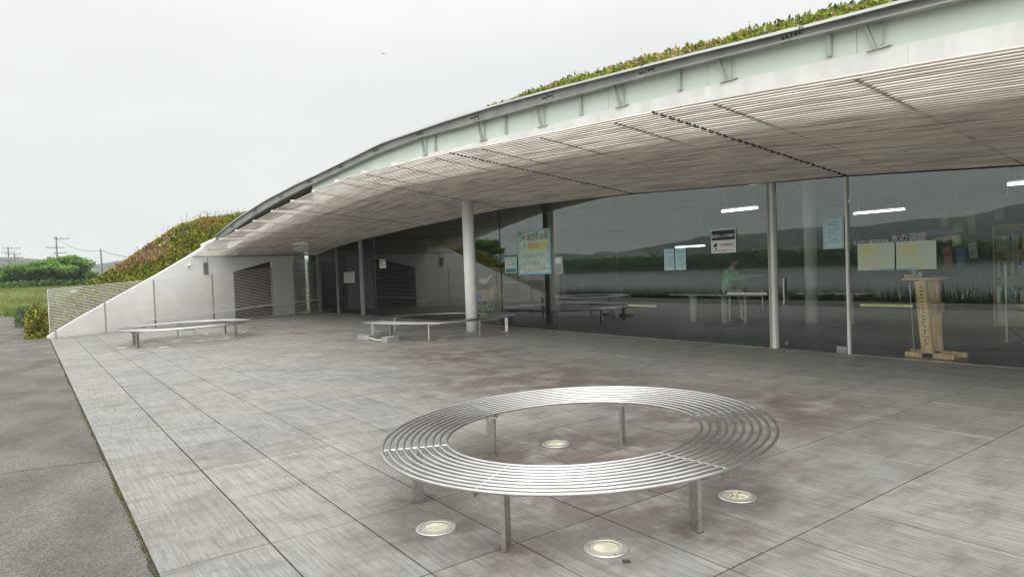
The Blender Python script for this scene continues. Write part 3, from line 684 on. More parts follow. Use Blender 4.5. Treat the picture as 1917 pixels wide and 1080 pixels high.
hr = tag(empty('leaning_rail', (3, 19.8, 0)), 'long stainless leaning rail fixed low along the rod fence', 'handrail')
def hpart(o): o.parent = hr; o.matrix_parent_inverse = Matrix.Translation((-3, -19.8, 0)); return o
HX = [2.93, 5.38, 8.13, 10.7]; HZ = [.36, .42, .56, .62]
hpart(MB().bar((2.93, fy(2.93) - .22, .36), (5.4, fy(5.4) - .22, .42), .11, .03).bar((5.4, fy(5.4) - .22, .42), (8.13, fy(8.13) - .22, .56), .11, .03).bar((8.13, fy(8.13) - .22, .56), (10.7, fy(10.7) - .22, .62), .11, .03).build('rail_top', RAIL))
for X, z in zip((3.26, 5.5, 8.2, 10.3), (.36, .42, .56, .61)):
    hpart(MB().tube([(X, fy(X), z - .30), (X - .02, fy(X) - .12, z - .14), (X - .03, fy(X) - .2, z - .02)], .014, 6).tube([(X, fy(X), z - .03), (X - .03, fy(X) - .2, z - .03)], .012, 6).build('bracket', mat('dark_steel', (.12, .12, .115), .5, .5)))

# ------------------------------------------------------------------ benches
def bench(center, a, b, ang, ai, bi, angi, zc, legs, bars, label, ci=None):
    root = tag(empty('ring_bench', (center[0], center[1], 0)), label, 'bench', 'ring benches of steel rods on the forecourt')
    ci = ci or center
    def ell(f_, t_, z):
        cx = center[0] + (ci[0] - center[0]) * f_; cy = center[1] + (ci[1] - center[1]) * f_
        A = a + (ai - a) * f_; B = b + (bi - b) * f_; g_ = R(ang + (angi - ang) * f_); tt = t_ - g_
        x = A * math.cos(tt); y = B * math.sin(tt)
        return Vector((cx + x * math.cos(g_) - y * math.sin(g_) - center[0], cy + x * math.sin(g_) + y * math.cos(g_) - center[1], z))
    nr = 10
    for k in range(nr):
        f_ = k / (nr - 1)
        pts = [ell(f_, 2 * math.pi * i / 96, zc) for i in range(96)]
        MB().tube(pts, .0130, 8, closed=True).build('rod', STEELROD, root, smooth=True)
    for t_ in bars:
        A = ell(-.015, R(t_), zc - .010); B = ell(1.015, R(t_), zc - .010)
        br = MB().bar(A + Vector((0, 0, -.018)), B + Vector((0, 0, -.018)), .012, .028).build('cross_bar', STEEL, root)
        nb = MB()
        for k in range(nr - 1):
            p = ell((k + .5) / (nr - 1), R(t_), zc - .001); d_ = (B - A).normalized() * .017
            nb.tube([p - d_, p + d_], .0075, 6)
        nb.build('spacer', STEELROD, br)
    for (lx, ly) in legs:
        p = Vector((lx - center[0], ly - center[1], 0)); ra = math.atan2(p.y, p.x); rot = Matrix.Rotation(ra, 3, 'Z')
        lg = MB().box((p.x, p.y, (zc - .045) / 2), (.085, .03, zc - .045), rot).build('leg', STEEL, root)
        # cantilever arm from the leg head to the nearest cross bar
        best = min((ell(.45, R(t_), zc - .045) for t_ in bars), key=lambda q: (q - Vector((p.x, p.y, q.z))).length)
        MB().bar((p.x, p.y, zc - .047), (best.x, best.y, zc - .047), .05, .022).build('arm', STEEL, lg)
        MB().box((p.x, p.y, .003), (.10, .045, .006), rot).build('foot', mat('foot_plate', (.20, .18, .15), .7, .4, var=.3, scale=8), lg)
    return root
bench((3.13, -3.43), 1.762, 1.499, 19.4, 1.115, .94, 8, .392, [(2.83, -2.52), (4.0, -3.03), (1.74, -3.13), (1.74, -4.25), (2.82, -4.82), (4.51, -3.82)], [160, 207, 268, 334, 48, 98],
      'nearest ring bench of curved steel rods, between four floor lights', (3.01, -3.486))
bench((8.68, 8.55), 2.12, 2.12, 0, 1.55, 1.55, 0, .45, [(7.0, 8.1), (7.55, 7.1), (8.85, 6.75), (10.1, 7.3), (8.2, 10.3), (6.98, 9.2), (10.4, 9.2)], [175, 212, 240, 285, 330, 30, 110],
      'ring bench encircling the white round column beside the glass front')
bench((3.2, 13.65), 1.95, 1.62, 40, 1.4, 1.08, 40, .44, [(1.75, 12.35), (1.78, 13.3), (3.1, 12.2), (3.15, 15.0), (4.5, 14.9), (4.55, 13.75)], [150, 215, 262, 335, 40, 95],
      'farthest ring bench, standing near the rod fence and white wall')

# floor uplights
LENS = mat('lamp_lens', (.66, .65, .46), .25, 0, var=.18, scale=6, col2=(.84, .82, .62)); RINGM = mat('lamp_ring', (.55, .54, .50), .4, .7, var=.12, scale=12)
def uplight():
    r_ = empty('floor_uplight')
    q = MB(); q.disc((0, 0), .098, .104, .004, .010, 40).disc((0, 0), .104, .130, .010, .008, 40).disc((0, 0), .130, .137, .008, .001, 40); q.build('trim_ring', RINGM, r_, smooth=True)
    MB().disc((0, 0), 0, .099, .0095, .0045, 40).build('lens', LENS, r_, smooth=True)
    MB().disc((0, 0), .078, .0985, .0086, .0048 + .0012, 40).build('inner_rim', mat('lens_rim', (.42, .41, .34), .4), r_)
    for k in range(3):
        t_ = k * 2.094 + .5; MB().disc((.117 * math.cos(t_), .117 * math.sin(t_)), 0, .005, .0108, .0105, 8).build('screw', DARKCAP, r_)
    return r_
up0 = uplight(); spots = [(3.51, -2.62, 'round floor light inside the ring of the nearest bench'), (3.53, -4.63, 'round floor light right of the nearest bench, dead leaves behind its lens'), (1.58, -3.67, 'round floor light left of the nearest bench'), (2.2, -4.64, 'round floor light in front of the nearest bench, closest to the camera'),
    (7.93, 10.84, 'floor light behind the two concrete blocks under the column bench'), (7.84, 6.93, 'floor light in front of the bench round the column'), (9.99, 7.29, 'floor light right of the column foot near the glass'),
    (1.46, 12.81, 'leftmost floor light beside the farthest bench'), (2.29, 11.88, 'floor light nearest the camera at the farthest bench'), (4.04, 15.4, 'floor light on the fence side of the farthest bench'), (4.07, 12.87, 'floor light right of the front leg of the farthest bench'), (5.02, 14.8, 'floor light at the right end of the farthest bench')]
for i, (x, y, lb) in enumerate(spots):
    o = up0 if i == 0 else copy_tree(up0); o.location = (x, y, .0018); o.rotation_euler.z = i * 1.3; tag(o, lb, 'floor light', 'round uplights set in the paving')
# dead leaves over one lens
m_ = MB()
for i in range(16):
    t_ = random.uniform(0, 6.28); r_ = random.uniform(0, .07); c = (3.53 + r_ * math.cos(t_), -4.63 + r_ * math.sin(t_), .0125 + random.uniform(0, .003)); a_ = random.uniform(0, 6.28); s_ = random.uniform(.008, .02)
    m_.add([(c[0] + s_ * math.cos(a_ + q), c[1] + s_ * math.sin(a_ + q) * .6, c[2] + .001 * (k % 2)) for k, q in enumerate((0, 1.57, 3.14, 4.7))], [(0, 1, 2, 3)])
tag(m_.build('dead_leaves', mat('dead_leaf', (.42, .28, .12), .8)), 'brown dead leaves lying on the right hand floor light', kind='stuff')
# small dark leaf near camera
tag(MB().add([(2.13, -4.85, .004), (2.17, -4.87, .007), (2.19, -4.84, .005), (2.15, -4.82, .008)], [(0, 1, 2, 3)]).build('fallen_leaf', mat('dark_leaf', (.05, .045, .05), .8)), 'small dark fallen leaf on the slab in front of the nearest floor light', 'leaf')
# concrete blocks and the thin white pipe linking them
for i, (x, y, d, lb) in enumerate(((6.78, 7.72, (.42, .20, .13), 'right hand grey concrete block on the floor under the column bench'), (6.62, 8.85, (.20, .42, .11), 'left hand grey concrete block behind the leg of the column bench'))):
    tag(bx('concrete_block', (x, y, d[2] / 2 + .001), d, CONC, rot=Matrix.Rotation(R(20), 3, 'Z'), bevel=.006), lb, 'block')
tag(MB().tube([(6.60, 8.6, .06), (6.62, 8.2, .03), (6.66, 7.95, .04), (6.68, 7.85, .08)], .015, 6).build('white_hose', WHITEPAINT), 'short white hose on the floor joining the two concrete blocks', 'hose')

# ------------------------------------------------------------------ things on the glass
XG = XF - .004; RG = (R(90), 0, R(-90))       # text on the glass, read from outside (-X side)
def sheet(name, y0, y1, z0, z1, m, label, cat, group=None, x=XG, fold=0.):
    # y0 is the left edge in the picture (larger Y)
    o = MB().box(((x), (y0 + y1) / 2, (z0 + z1) / 2), (.003, abs(y0 - y1), z1 - z0)).build(name, m, origin=(x, (y0 + y1) / 2, (z0 + z1) / 2))
    return tag(o, label, cat, group)
def sub(o, name, y0, y1, z0, z1, m, dx=-.0025, th=.0015):
    # plate on a sheet, given by fractions from its left/bottom
    Y0, Y1 = o['_y']; Z0, Z1 = o['_z']
    a = Y0 + (Y1 - Y0) * y0; b = Y0 + (Y1 - Y0) * y1; c = Z0 + (Z1 - Z0) * z0; d = Z0 + (Z1 - Z0) * z1
    q = MB().box((dx, (a + b) / 2 - o.location.y, (c + d) / 2 - o.location.z), (th, abs(a - b), d - c)).build(name, m, o); return q
def mk(name, y0, y1, z0, z1, m, label, cat, group=None):
    o = sheet(name, y0, y1, z0, z1, m, label, cat, group); o['_y'] = (y0, y1); o['_z'] = (z0, z1); return o
def lines(o, name, x0, x1, z0, z1, n, m, h=.35, seed=1):
    # rows of illegibly small print: tiny dashes
    r_ = random.Random(seed); q = MB(); Y0, Y1 = o['_y']; Z0, Z1 = o['_z']
    for i in range(n):
        zc = z0 + (z1 - z0) * (i + .5) / n; hh = (z1 - z0) / n * h * (Z1 - Z0); f_ = x0
        while f_ < x1 - .02:
            w_ = r_.uniform(.015, .05); 
            if r_.random() < .85 and f_ + w_ < x1:
                q.box((-.0027, Y0 + (Y1 - Y0) * (f_ + w_ / 2) - o.location.y, Z0 + (Z1 - Z0) * zc - o.location.z), (.0012, abs(Y1 - Y0) * w_, hh))
            f_ += w_ + r_.uniform(.006, .02)
    q = q.build(name, m, o); q['kind'] = 'stuff'; return q
def wr(o, body, fx, fz, size, m, sx=1.0, name='lettering', dx=-.003, ls=1.0):
    Y0, Y1 = o['_y']; Z0, Z1 = o['_z']
    return text_part(body, size, m, o, (dx, Y0 + (Y1 - Y0) * fx - o.location.y, Z0 + (Z1 - Z0) * fz - o.location.z), RG, name, sx, lspace=ls)
GREY = mat('grey_print', (.25, .27, .27), .6); YEL = mat('yellow_print', (.62, .64, .26), .6); CYAN = mat('cyan_print', (.12, .42, .50), .6); GRN = mat('green_print', (.10, .42, .12), .6)
BLUE = mat('blue_print', (.06, .17, .48), .6); REDP = mat('red_print', (.55, .09, .06), .6); ORG = mat('orange_print', (.75, .42, .08), .6); PINK = mat('pink_print', (.72, .35, .32), .6)
# camera warning sign
s1 = mk('warning_sign', 1.135, .535, 1.885, 2.375, PAPER, 'black and white camera warning sign on the glass, camera drawing in its lower half', 'sign')
sub(s1, 'black_band', .03, .97, .54, .95, BLACK); wr(s1, '監視カメラ作動中', .045, .66, .073, mat('white_print', (.85, .85, .83), .6), .98, dx=-.005)
wr(s1, '24時間監視中', .38, .30, .055, BLACK, .95, dx=-.004); lines(s1, 'small_print', .08, .92, .05, .15, 1, GREY, .5)
q = MB(); Yc, Zc = 1.02 - s1.location.y, 2.06 - s1.location.z
q.tube([(-.004, Yc + .05, Zc - .035), (-.004, Yc - .03, Zc + .012)], [.030, .036], 8); q.tube([(-.004, Yc - .0, Zc - .02), (-.004, Yc - .005, Zc - .075)], .012, 6); q.tube([(-.004, Yc - .005, Zc - .07), (-.004, Yc - .005, Zc - .092)], [.026, .032], 8)
q = q.build('camera_drawing', BLACK, s1); q.scale = (.12, 1, 1)
# twin blue notices
for i, (a, b) in enumerate(((2.405, 2.12), (2.09, 1.80))):
    o = mk('notice_sheet', a, b, 1.56, 2.03, PAPERB, ('left' if i == 0 else 'right') + ' one of the two pale blue notices side by side on the glass', 'notice', 'paired pale blue notices on the glass')
    lines(o, 'heading', .12, .9, .78, .92, 2, CYAN, .55, 3 + i); lines(o, 'small_print', .1, .92, .12, .72, 8, GREY, .35, 8 + i)
# notice on the door
o = mk('door_notice', -1.27, -1.645, 1.86, 2.42, mat('plastic_sleeve', (.42, .56, .56), .3), 'pale framed notice taped at head height to the glass door', 'notice')
sub(o, 'sheet', .12, .90, .06, .95, PAPERB); lines(o, 'small_print', .2, .8, .15, .88, 9, GREY, .3, 5).location.x = -.003
# name lettering
rt_ = tag(empty('name_lettering', (XG, -1.80, 1.93)), 'white Japanese museum name lettering on the glass above the opening hours', 'lettering')
WHT = mat('white_vinyl', (.62, .66, .64), .5)
text_part('北上川・運河交流館', .067, WHT, rt_, (0, 0, 0), RG, 'small_lettering', .98); text_part('水の洞窟', .150, WHT, rt_, (0, -.615, .0), RG, 'large_lettering', .90)
# opening hours
HP = mat('hours_paper', (.56, .64, .52), .7)
for i, (a, b, t1, t2) in enumerate(((-1.875, -2.475, '開館', '8:30'), (-2.500, -3.095, '閉館', '17:00'))):
    o = mk('hours_sheet', a, b, 1.466, 1.925, HP, 'pale green paper reading ' + ('8:30 for opening, left of its pair' if i == 0 else '17:00 for closing, right of its pair'), 'notice', 'opening hours papers on the glass')
    sub(o, 'title_block', .04, .50, .52, .86, YEL); wr(o, t1, .05, .58, .115, HP, 1.05, dx=-.0045); wr(o, t2, .03, .13, .165, YEL, 1.25 if i == 0 else 1.05, dx=-.004, ls=1.25 if i == 0 else 1.12)
    sub(o, 'blue_line', .35 if i == 0 else .0, 1.0 if i == 0 else .6, .03, .06, CYAN)
# festival poster
po = mk('festival_poster', 7.86, 6.36, 1.545, 2.80, mat('poster_paper', (.56, .68, .60), .7, 0, var=.1, scale=6), 'large colourful hand-lettered poster with blue border on the glass', 'poster')
for a in ((0, .045, 0, 1), (.955, 1, 0, 1), (.04, .96, 0, .035), (.04, .96, .965, 1)): sub(po, 'border', *a, mat('poster_blue', (.22, .58, .66), .6))
sub(po, 'yellow_patch', .32, .95, .55, .72, mat('poster_yellow', (.62, .62, .25), .6), -.0022, .001)
for i, (bd, fx, fz, s_, m_, sx) in enumerate((('石巻', .10, .80, .135, BLACK, .9), ('運河交流館', .30, .78, .185, BLUE if False else BLACK, 1.05), ('水', .18, .62, .16, BLUE, .9), ('なかま', .33, .60, .17, REDP, 1.0), ('6月の水辺まつり', .12, .38, .135, GRN, 1.0), ('みんなで遊ぼう', .12, .22, .13, GRN, .95))):
    wr(po, bd, fx, fz, s_, m_, sx, dx=-.0045)
r_ = random.Random(4); PM = [GRN, ORG, PINK, CYAN, YEL, REDP, BLUE, mat('poster_green', (.30, .62, .30), .6)]
for k in range(8):
    q = MB()
    for i in range(14):
        e = r_.random()
        if e < .35: fx, fz = r_.uniform(.05, .95), r_.uniform(.88, .96)
        elif e < .6: fx, fz = r_.uniform(.05, .11), r_.uniform(.05, .95)
        elif e < .85: fx, fz = r_.uniform(.89, .95), r_.uniform(.05, .95)
        else: fx, fz = r_.uniform(.1, .9), r_.uniform(.05, .14)
        s_ = r_.uniform(.02, .055); q.box((-.0035 - .0002 * k, 7.86 - 1.5 * fx - po.location.y, 1.545 + 1.255 * fz - po.location.z), (.0012, s_, s_ * .8), Matrix.Rotation(r_.uniform(0, 1.5), 3, 'X'))
    q = q.build('doodle', PM[k], po); q['kind'] = 'stuff'
lp = mk('small_poster', 8.52, 7.93, 1.60, 2.07, PAPERB, 'small pale blue flyer left of the large poster', 'poster'); sub(lp, 'dark_strip', .05, .95, .05, .28, mat('flyer_blue', (.09, .22, .30), .6)); sub(lp, 'picture', .1, .45, .45, .78, YEL); sub(lp, 'picture', .55, .9, .45, .78, mat('flyer_mid', (.40, .55, .50), .6)); lines(lp, 'heading', .1, .9, .84, .94, 1, GREY, .5)
rp = mk('small_poster', 6.22, 5.87, 1.535, 2.00, mat('grey_paper', (.40, .44, .42), .7), 'small grey flyer right of the large poster', 'poster'); sub(rp, 'picture', .1, .8, .62, .95, PAPER); lines(rp, 'small_print', .1, .85, .1, .55, 5, GREY, .5)
# sticker near the far post
st = mk('door_sticker', 17.2, 16.62, 1.95, 2.44, mat('sticker_white', (.70, .72, .66), .6), 'small black and white sticker on the glass right of the far steel post', 'sign'); sub(st, 'black_band', 0, 1, .72, 1, BLACK); sub(st, 'black_band', 0, 1, .56, .64, BLACK)
q = MB().box((-.004, .12, -.10), (.003, .06, .17)).box((-.004, .12, -.03), (.003, .16, .05)).build('pictogram', BLACK, st); lines(st, 'small_print', .5, .95, .15, .4, 1, GREY, .4)
o = mk('white_note', 21.0, 19.75, 1.38, 1.86, mat('note_paper', (.42, .50, .44), .6), 'blank whitish sheet on the glass left of the far steel post', 'notice'); lines(o, 'small_print', .2, .85, .2, .85, 4, GREY, .12)
# text strips
TS = mat('strip_white', (.66, .67, .64), .6); TY = mat('strip_yellow', (.62, .64, .34), .6)
for (a, b, z, m_, lb) in ((.78, -.13, 1.055, TS, 'white lettered warning strip on the glass left of the door'), (3.55, 2.67, .75, TY, 'pale yellow warning strip low on the glass below the blue notices'), (-1.9, -2.74, .875, TY, 'yellow green lettered strip low on the glass beside the timber stand'), (8.65, 7.85, 1.33, mat('strip_grey', (.36, .38, .36), .6), 'dim grey strip on the glass under the small left flyer')):
    o = mk('warning_strip', a, b, z - .021, z + .021, m_, lb, 'strip', 'warning strips stuck across the glass'); lines(o, 'lettering', .1, .95, .2, .8, 1, GREY, .5, int(abs(a * 10)))

# ------------------------------------------------------------------ interior things behind the glass
TUBEB = mat('lamp_body', (.6, .6, .6), .5)
for i, (x, y0, y1, z, lb) in enumerate(((14.0, 3.0, 2.0, 3.0, 'lit ceiling tube seen above the camera warning sign'), (22, 11.2, 9.7, 2.40, 'lit ceiling tube seen above the pale blue notices'), (19.5, 2.35, .95, 3.0, 'lit ceiling tube seen above the museum name'), (22, .70, -.9, 2.66, 'lit ceiling tube seen above the hanging flyers'), (14.9, -2.88, -4.1, 3.0, 'lit ceiling tube cut by the right picture edge'))):
    rt_ = tag(empty('ceiling_lamp', (x, (y0 + y1) / 2, z)), lb, 'lamp', 'tube lamps in the room behind the glass')
    bx('diffuser', (0, 0, 0), (.09, abs(y0 - y1), .055), TUBE, rt_); bx('lamp_body', (0, 0, .05), (.06, abs(y0 - y1) * .98, .04), TUBEB, rt_)
    for s_ in (-.4, .4): MB().tube([(0, s_ * abs(y0 - y1), .07), (0, s_ * abs(y0 - y1), 3.9 - z)], .004, 5).build('suspension_wire', TUBEB, rt_)
# tables
TB = mat('table_stone', (.78, .80, .75), .5, 0, var=.08, scale=2)
def table(x, y0, y1, z, w_, legs, label):
    rt_ = tag(empty('museum_table', (x, (y0 + y1) / 2, 0)), label, 'table', 'pale tables in the room behind the glass')
    o = bx('table_top', (0, 0, z), (w_, abs(y0 - y1), .035), TB, rt_, bevel=.01)
    for (lx, ly, lr) in legs:
        MB().tube([(lx, ly - (y0 + y1) / 2, 0), (lx, ly - (y0 + y1) / 2, z - .08), (lx, ly - (y0 + y1) / 2, z - .02)], [lr, lr * 1.1, lr * 2.2], 16).build('leg', TB, rt_, smooth=True)
table(15.0, 5.35, 2.4, .80, .8, ((-.05, 4.75, .10), (0, 3.75, .075), (.1, 3.15, .03)), 'longest pale table, the seated person behind it')
table(16.4, 2.25, 1.50, .78, .7, ((0, 1.92, .055),), 'small pale table seen through the glass door, left of its pair')
table(16.5, 1.25, .85 - .35, .78, .7, ((0, 1.0, .06),), 'small pale table right behind the white door post')
rt_ = tag(empty('queue_stand', (13.9, 2.3, 0)), 'thin steel frame standing in front of the seated person', 'stand')
MB().tube([(0, .47, 0), (0, .47, 1.34)], .014, 8).build('upright', STEEL, rt_, smooth=True); MB().tube([(0, -.45, 0), (0, -.45, 1.34)], .014, 8).build('upright', STEEL, rt_, smooth=True); MB().tube([(0, .52, 1.34), (0, -.5, 1.34)], .012, 8).build('top_rail', STEEL, rt_, smooth=True); MB().disc((0, .47), 0, .12, .02, .005, 20).build('foot', STEEL, rt_)
# stool
rt_ = tag(empty('bar_stool', (15.75, 4.12, 0)), 'dark stool under the seated person in green', 'stool')
MB().tube([(0, 0, .70), (0, 0, .75)], .19, 20).build('seat', BLACK, rt_); MB().tube([(0, 0, 0), (0, 0, .71)], .025, 8).build('stem', STEEL, rt_); MB().disc((0, 0), 0, .2, .03, .004, 20).build('foot', STEEL, rt_)
# timber guest stand
rt_ = tag(empty('timber_stand', (11.5, -2.8, 0)), 'timber post stand with lettered front post and small top board behind the glass', 'stand')
def tb(nm, a, b, w_, h, m_=TIMBER): 
    o = MB().bar(Vector(a) - Vector((11.5, -2.8, 0)), Vector(b) - Vector((11.5, -2.8, 0)), w_, h, (1, 0, 0)).build(nm, m_, rt_); md = o.modifiers.new('b', 'BEVEL'); md.width = .006; return o
fp = tb('front_post', (11.36, -2.82, .0), (11.36, -2.72, 1.27), .17, .10); tb('rear_post', (11.72, -2.81, .0), (11.72, -2.77, 1.27), .16, .10)
tb('foot_beam', (11.36, -2.47, .045), (11.36, -3.2, .045), .085, .10); tb('foot_beam', (11.72, -2.40, .045), (11.72, -3.25, .045), .085, .10); tb('tie_beam', (11.30, -3.12, .125), (11.85, -3.12, .125), .09, .08); tb('tie_beam', (11.30, -2.55, .11), (11.85, -2.55, .11), .06, .07)
tb('brace', (11.60, -2.68, .82), (11.60, -2.92, .82), .15, .30, PLY)
bx('top_board', (.1, .1, 1.30), (.55, .52, .035), TIMBER, rt_, bevel=.005)
r_ = random.Random(11); q = MB()
for k in range(17):
    z = 1.16 - k * .058; yc = -2.725 - (1.27 - z) * .079 + .0
    for j in range(4 if k < 2 else 3):
        q.box((11.36 - .0525 - 11.5, yc + r_.uniform(-.02, .02) + 2.8, z + r_.uniform(-.015, .015)), (.003, r_.uniform(.02, .05), .008), Matrix.Rotation(r_.choice((0, 0, 1.57, .7, -.7)), 3, 'X'))
q = q.build('brush_lettering', mat('ink', (.06, .045, .03), .7), rt_); q['kind'] = 'stuff'
# pens and sanitiser on the stand
rt_ = tag(empty('desk_holder', (11.42, -2.60, 1.322)), 'small blue and white holder with wooden blocks on the timber stand', 'holder')
bx('cup', (0, .0, .07), (.06, .07, .14), mat('holder_blue', (.35, .60, .68), .5), rt_); bx('cup', (0, -.09, .05), (.05, .04, .10), PAPER, rt_)
for k in range(4): bx('wooden_block', (-.08, .1 - k * .055, .03), (.035, .035, .055), TIMBER, rt_)
tag(MB().tube([(11.3, -2.575, 1.27), (11.3, -2.62, .10)], .008, 6).build('steel_rod', STEEL), 'thin grey rod leaning left of the timber stand', 'rod')
# bookshelf
rt_ = tag(empty('bookcase', (17, -2.3, 0)), 'plywood bookcase full of upright books at the right edge', 'bookcase')
for z in (0.55, 1.13, 1.72, 2.28): bx('shelf', (.15, -.15, z), (.34, .88, .03), PLY, rt_)
bx('base_panel', (.0, -.15, .30), (.03, .88, .5), PLY, rt_); bx('side_panel', (.15, .33, 1.15), (.36, .03, 2.3), PLY, rt_); bx('side_panel', (.15, -.62, 1.15), (.36, .03, 2.3), PLY, rt_); bx('back_panel', (.34, -.15, 1.15), (.02, .95, 2.28), PLY, rt_)
BK = [mat('book_%s' % n_, c, .6) for n_, c in (('white', (.85, .85, .80)), ('red', (.60, .12, .10)), ('blue', (.18, .32, .62)), ('green', (.14, .32, .14)), ('yellow', (.60, .45, .12)), ('grey', (.30, .32, .32)), ('cream', (.55, .50, .38)), ('black', (.05, .05, .05)))]
r_ = random.Random(5); bk = tag(empty('book_row', (17, -2.3, 0)), 'upright books with mixed pale spines filling the plywood bookcase', 'books')
for z in (.565, 1.145, 1.735):
    y = .28
    while y > -.55:
        t_ = r_.uniform(.018, .045); h = r_.uniform(.24, .40)
        if r_.random() < .93: bx('book', (.06, y - t_ / 2, z + h / 2 + .001), (.2, t_ - .003, h), r_.choice(BK), bk)
        y -= t_
# hanging flyers
FLY = [(-.58, -.77, 1.37, 1.87, REDP, 'red flyer hanging left of the bookcase'), (-.86, -1.06, 1.36, 1.83, BLUE, 'blue flyer hanging between the red and the striped one'), (-1.13, -1.31, 1.57, 1.94, PAPER, 'white flyer with black bars nearest the bookcase'), (-.77, -.98, 1.89, 2.16, YEL, 'yellow green flyer hanging above the blue one'), (-.81, -1.02, 2.21, 2.42, mat('flyer_green', (.30, .42, .26), .6), 'small green flyer high on the board'), (-.52, -.70, 2.38, 2.78, GREY, 'grey flyer topmost left on the board'), (-1.12, -1.28, 2.13, 2.72, mat('flyer_grey', (.38, .40, .38), .6), 'tall pale flyer beside the ceiling tube'), (-1.66, -1.87, 2.44, 2.78, GREY, 'grey flyer above the bookcase')]
for (a, b, z0_, z1_, m_, lb) in FLY:
    o = mk('flyer', a, b, z0_, z1_, m_, lb, 'flyer', 'flyers hanging on the board beside the bookcase'); o.location.x = 18.0; o.rotation_euler.x = R(-6)
    lines(o, 'small_print', .1, .9, .12, .55, 4, PAPER if m_ is not PAPER else BLACK, .4, int(z0_ * 10))
bb = tag(bx('flyer_board', (18.15, -1.2, 1.7), (.05, 2.2, 2.6), mat('board_dark', (.03, .03, .03), .7)), 'dark display board behind the hanging flyers', 'board')
# stair balustrade at the right
rt_ = tag(empty('stair_rail', (14.2, -3.04, 0)), 'slanting stainless stair railing in the lower right behind the glass', 'railing')
for y, zt in ((0, 1.45), (-.3, 1.22), (-.85, .8)): bx('post', (0, y, zt / 2 - .05), (.035, .035, zt + .1), STEEL, rt_)
for k in range(10): MB().tube([(0, .0, 1.38 - k * .145), (0, -1.2, .38 - k * .145)], .009, 6).build('rail', STEEL, rt_)
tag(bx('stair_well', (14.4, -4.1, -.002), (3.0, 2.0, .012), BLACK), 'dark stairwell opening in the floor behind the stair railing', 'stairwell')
# decorated cardboard fish box, float, planter by the column
rt_ = tag(empty('decorated_box', (13, 12.5, 0)), 'brown decorated cardboard box on a low stand right of the column', 'box')
CARD = mat('cardboard', (.40, .27, .13), .8, 0, var=.15, scale=4)
bx('box_body', (0, .0, .80), (.5, 1.05, .42), CARD, rt_, bevel=.02); bx('flap', (0, -.60, .86), (.45, .25, .40), CARD, rt_, rot=Matrix.Rotation(R(18), 3, 'X'))
bx('decal', (-.253, .12, .80), (.006, .26, .26), BLUE, rt_, rot=Matrix.Rotation(R(45), 3, 'X')); bx('decal', (-.253, .38, .78), (.006, .14, .3), REDP, rt_); bx('stand_leg', (0, .3, .30), (.06, .06, .60), BLACK, rt_); bx('stand_leg', (0, -.3, .30), (.06, .06, .60), BLACK, rt_)
rt_ = tag(MB().tube([(13, 12.95, 1.28), (13, 12.75, 1.34), (13, 12.5, 1.30), (13, 12.3, 1.42), (13, 12.15, 1.55)], [.05, .12, .10, .06, .02], 10).build('paper_fish', mat('white_paper_fish', (.6, .66, .62), .6), smooth=True), 'white paper fish ornament above the brown box', 'ornament')
rt_ = tag(empty('plant_pot', (12.95, 12.6, 0)), 'low green leafy plant in a brown tub below the brown box', 'plant')
MB().tube([(0, 0, 0), (0, 0, .16)], [.28, .34], 14).build('tub', CARD, rt_)
q = rng.normal(size=(260, 3)) * np.array([.14, .30, .08]) + np.array([0, 0, .34]); leaf_cloud('foliage', q, .10, [mat('pale_leaf', (.30, .46, .22), .6)], None, .5, .5, rt_)

# person in green, sitting and leaning forward
def skin_body(name, joints, edges, m, parent, sub_=2, root=0):
    me = bpy.data.meshes.new(name); me.from_pydata([j[0] for j in joints], edges, []); me.materials.append(m)
    o = bpy.data.objects.new(name, me); COL.objects.link(o); o.parent = parent
    md = o.modifiers.new('skin', 'SKIN'); md.use_smooth_shade = True
    sv = me.skin_vertices[0].data if me.skin_vertices else None
    if sv is None:
        bpy.context.view_layer.objects.active = o; sv = me.skin_vertices[0].data
    for i, j in enumerate(joints): sv[i].radius = j[1] if isinstance(j[1], tuple) else (j[1], j[1])
    sv[root].use_root = True
    s2 = o.modifiers.new('sub', 'SUBSURF'); s2.levels = sub_; s2.render_levels = sub_
    return o
JACK = mat('green_jacket', (.05, .62, .14), .7, 0, var=.15, scale=5); TROU = mat('pale_trousers', (.62, .62, .57), .8, 0, var=.1, scale=6); SKIN = mat('skin', (.48, .30, .21), .55); HAIR = mat('hair', (.03, .025, .02), .6)
pr = tag(empty('person', (15.6, 4.1, 0)), 'person in green jacket and pale trousers sitting bent forward behind the glass', 'person')
# facing -Y; x across. one continuous body: trousers colour; jacket and head are children
body = [((0, 0, .86), .15), ((0, -.02, 1.0), .15), ((0, -.06, 1.18), .14), ((0, -.12, 1.36), .15), ((0, -.20, 1.50), .075), ((0, -.25, 1.60), .055),
        ((.10, -.05, .84), .10), ((.13, -.46, .84), .075), ((.13, -.42, .45), .055), ((.13, -.38, .12), .042), ((.13, -.52, .05), .04),
        ((-.10, -.05, .84), .10), ((-.13, -.50, .82), .075), ((-.14, -.60, .45), .055), ((-.14, -.58, .12), .042), ((-.14, -.72, .05), .04)]
skin_body('body', body, [(0, 1), (1, 2), (2, 3), (3, 4), (4, 5), (0, 6), (6, 7), (7, 8), (8, 9), (9, 10), (0, 11), (11, 12), (12, 13), (13, 14), (14, 15)], TROU, pr)
jk = [((0, .0, .90), (.175, .15)), ((0, -.03, 1.08), (.17, .15)), ((0, -.09, 1.28), (.18, .15)), ((0, -.15, 1.43), (.15, .12)), ((0, -.20, 1.51), .08),
      ((.17, -.14, 1.42), .075), ((.22, -.34, 1.24), .06), ((.10, -.58, 1.26), .045), ((-.17, -.14, 1.42), .075), ((-.22, -.36, 1.22), .06), ((-.10, -.60, 1.24), .045)]
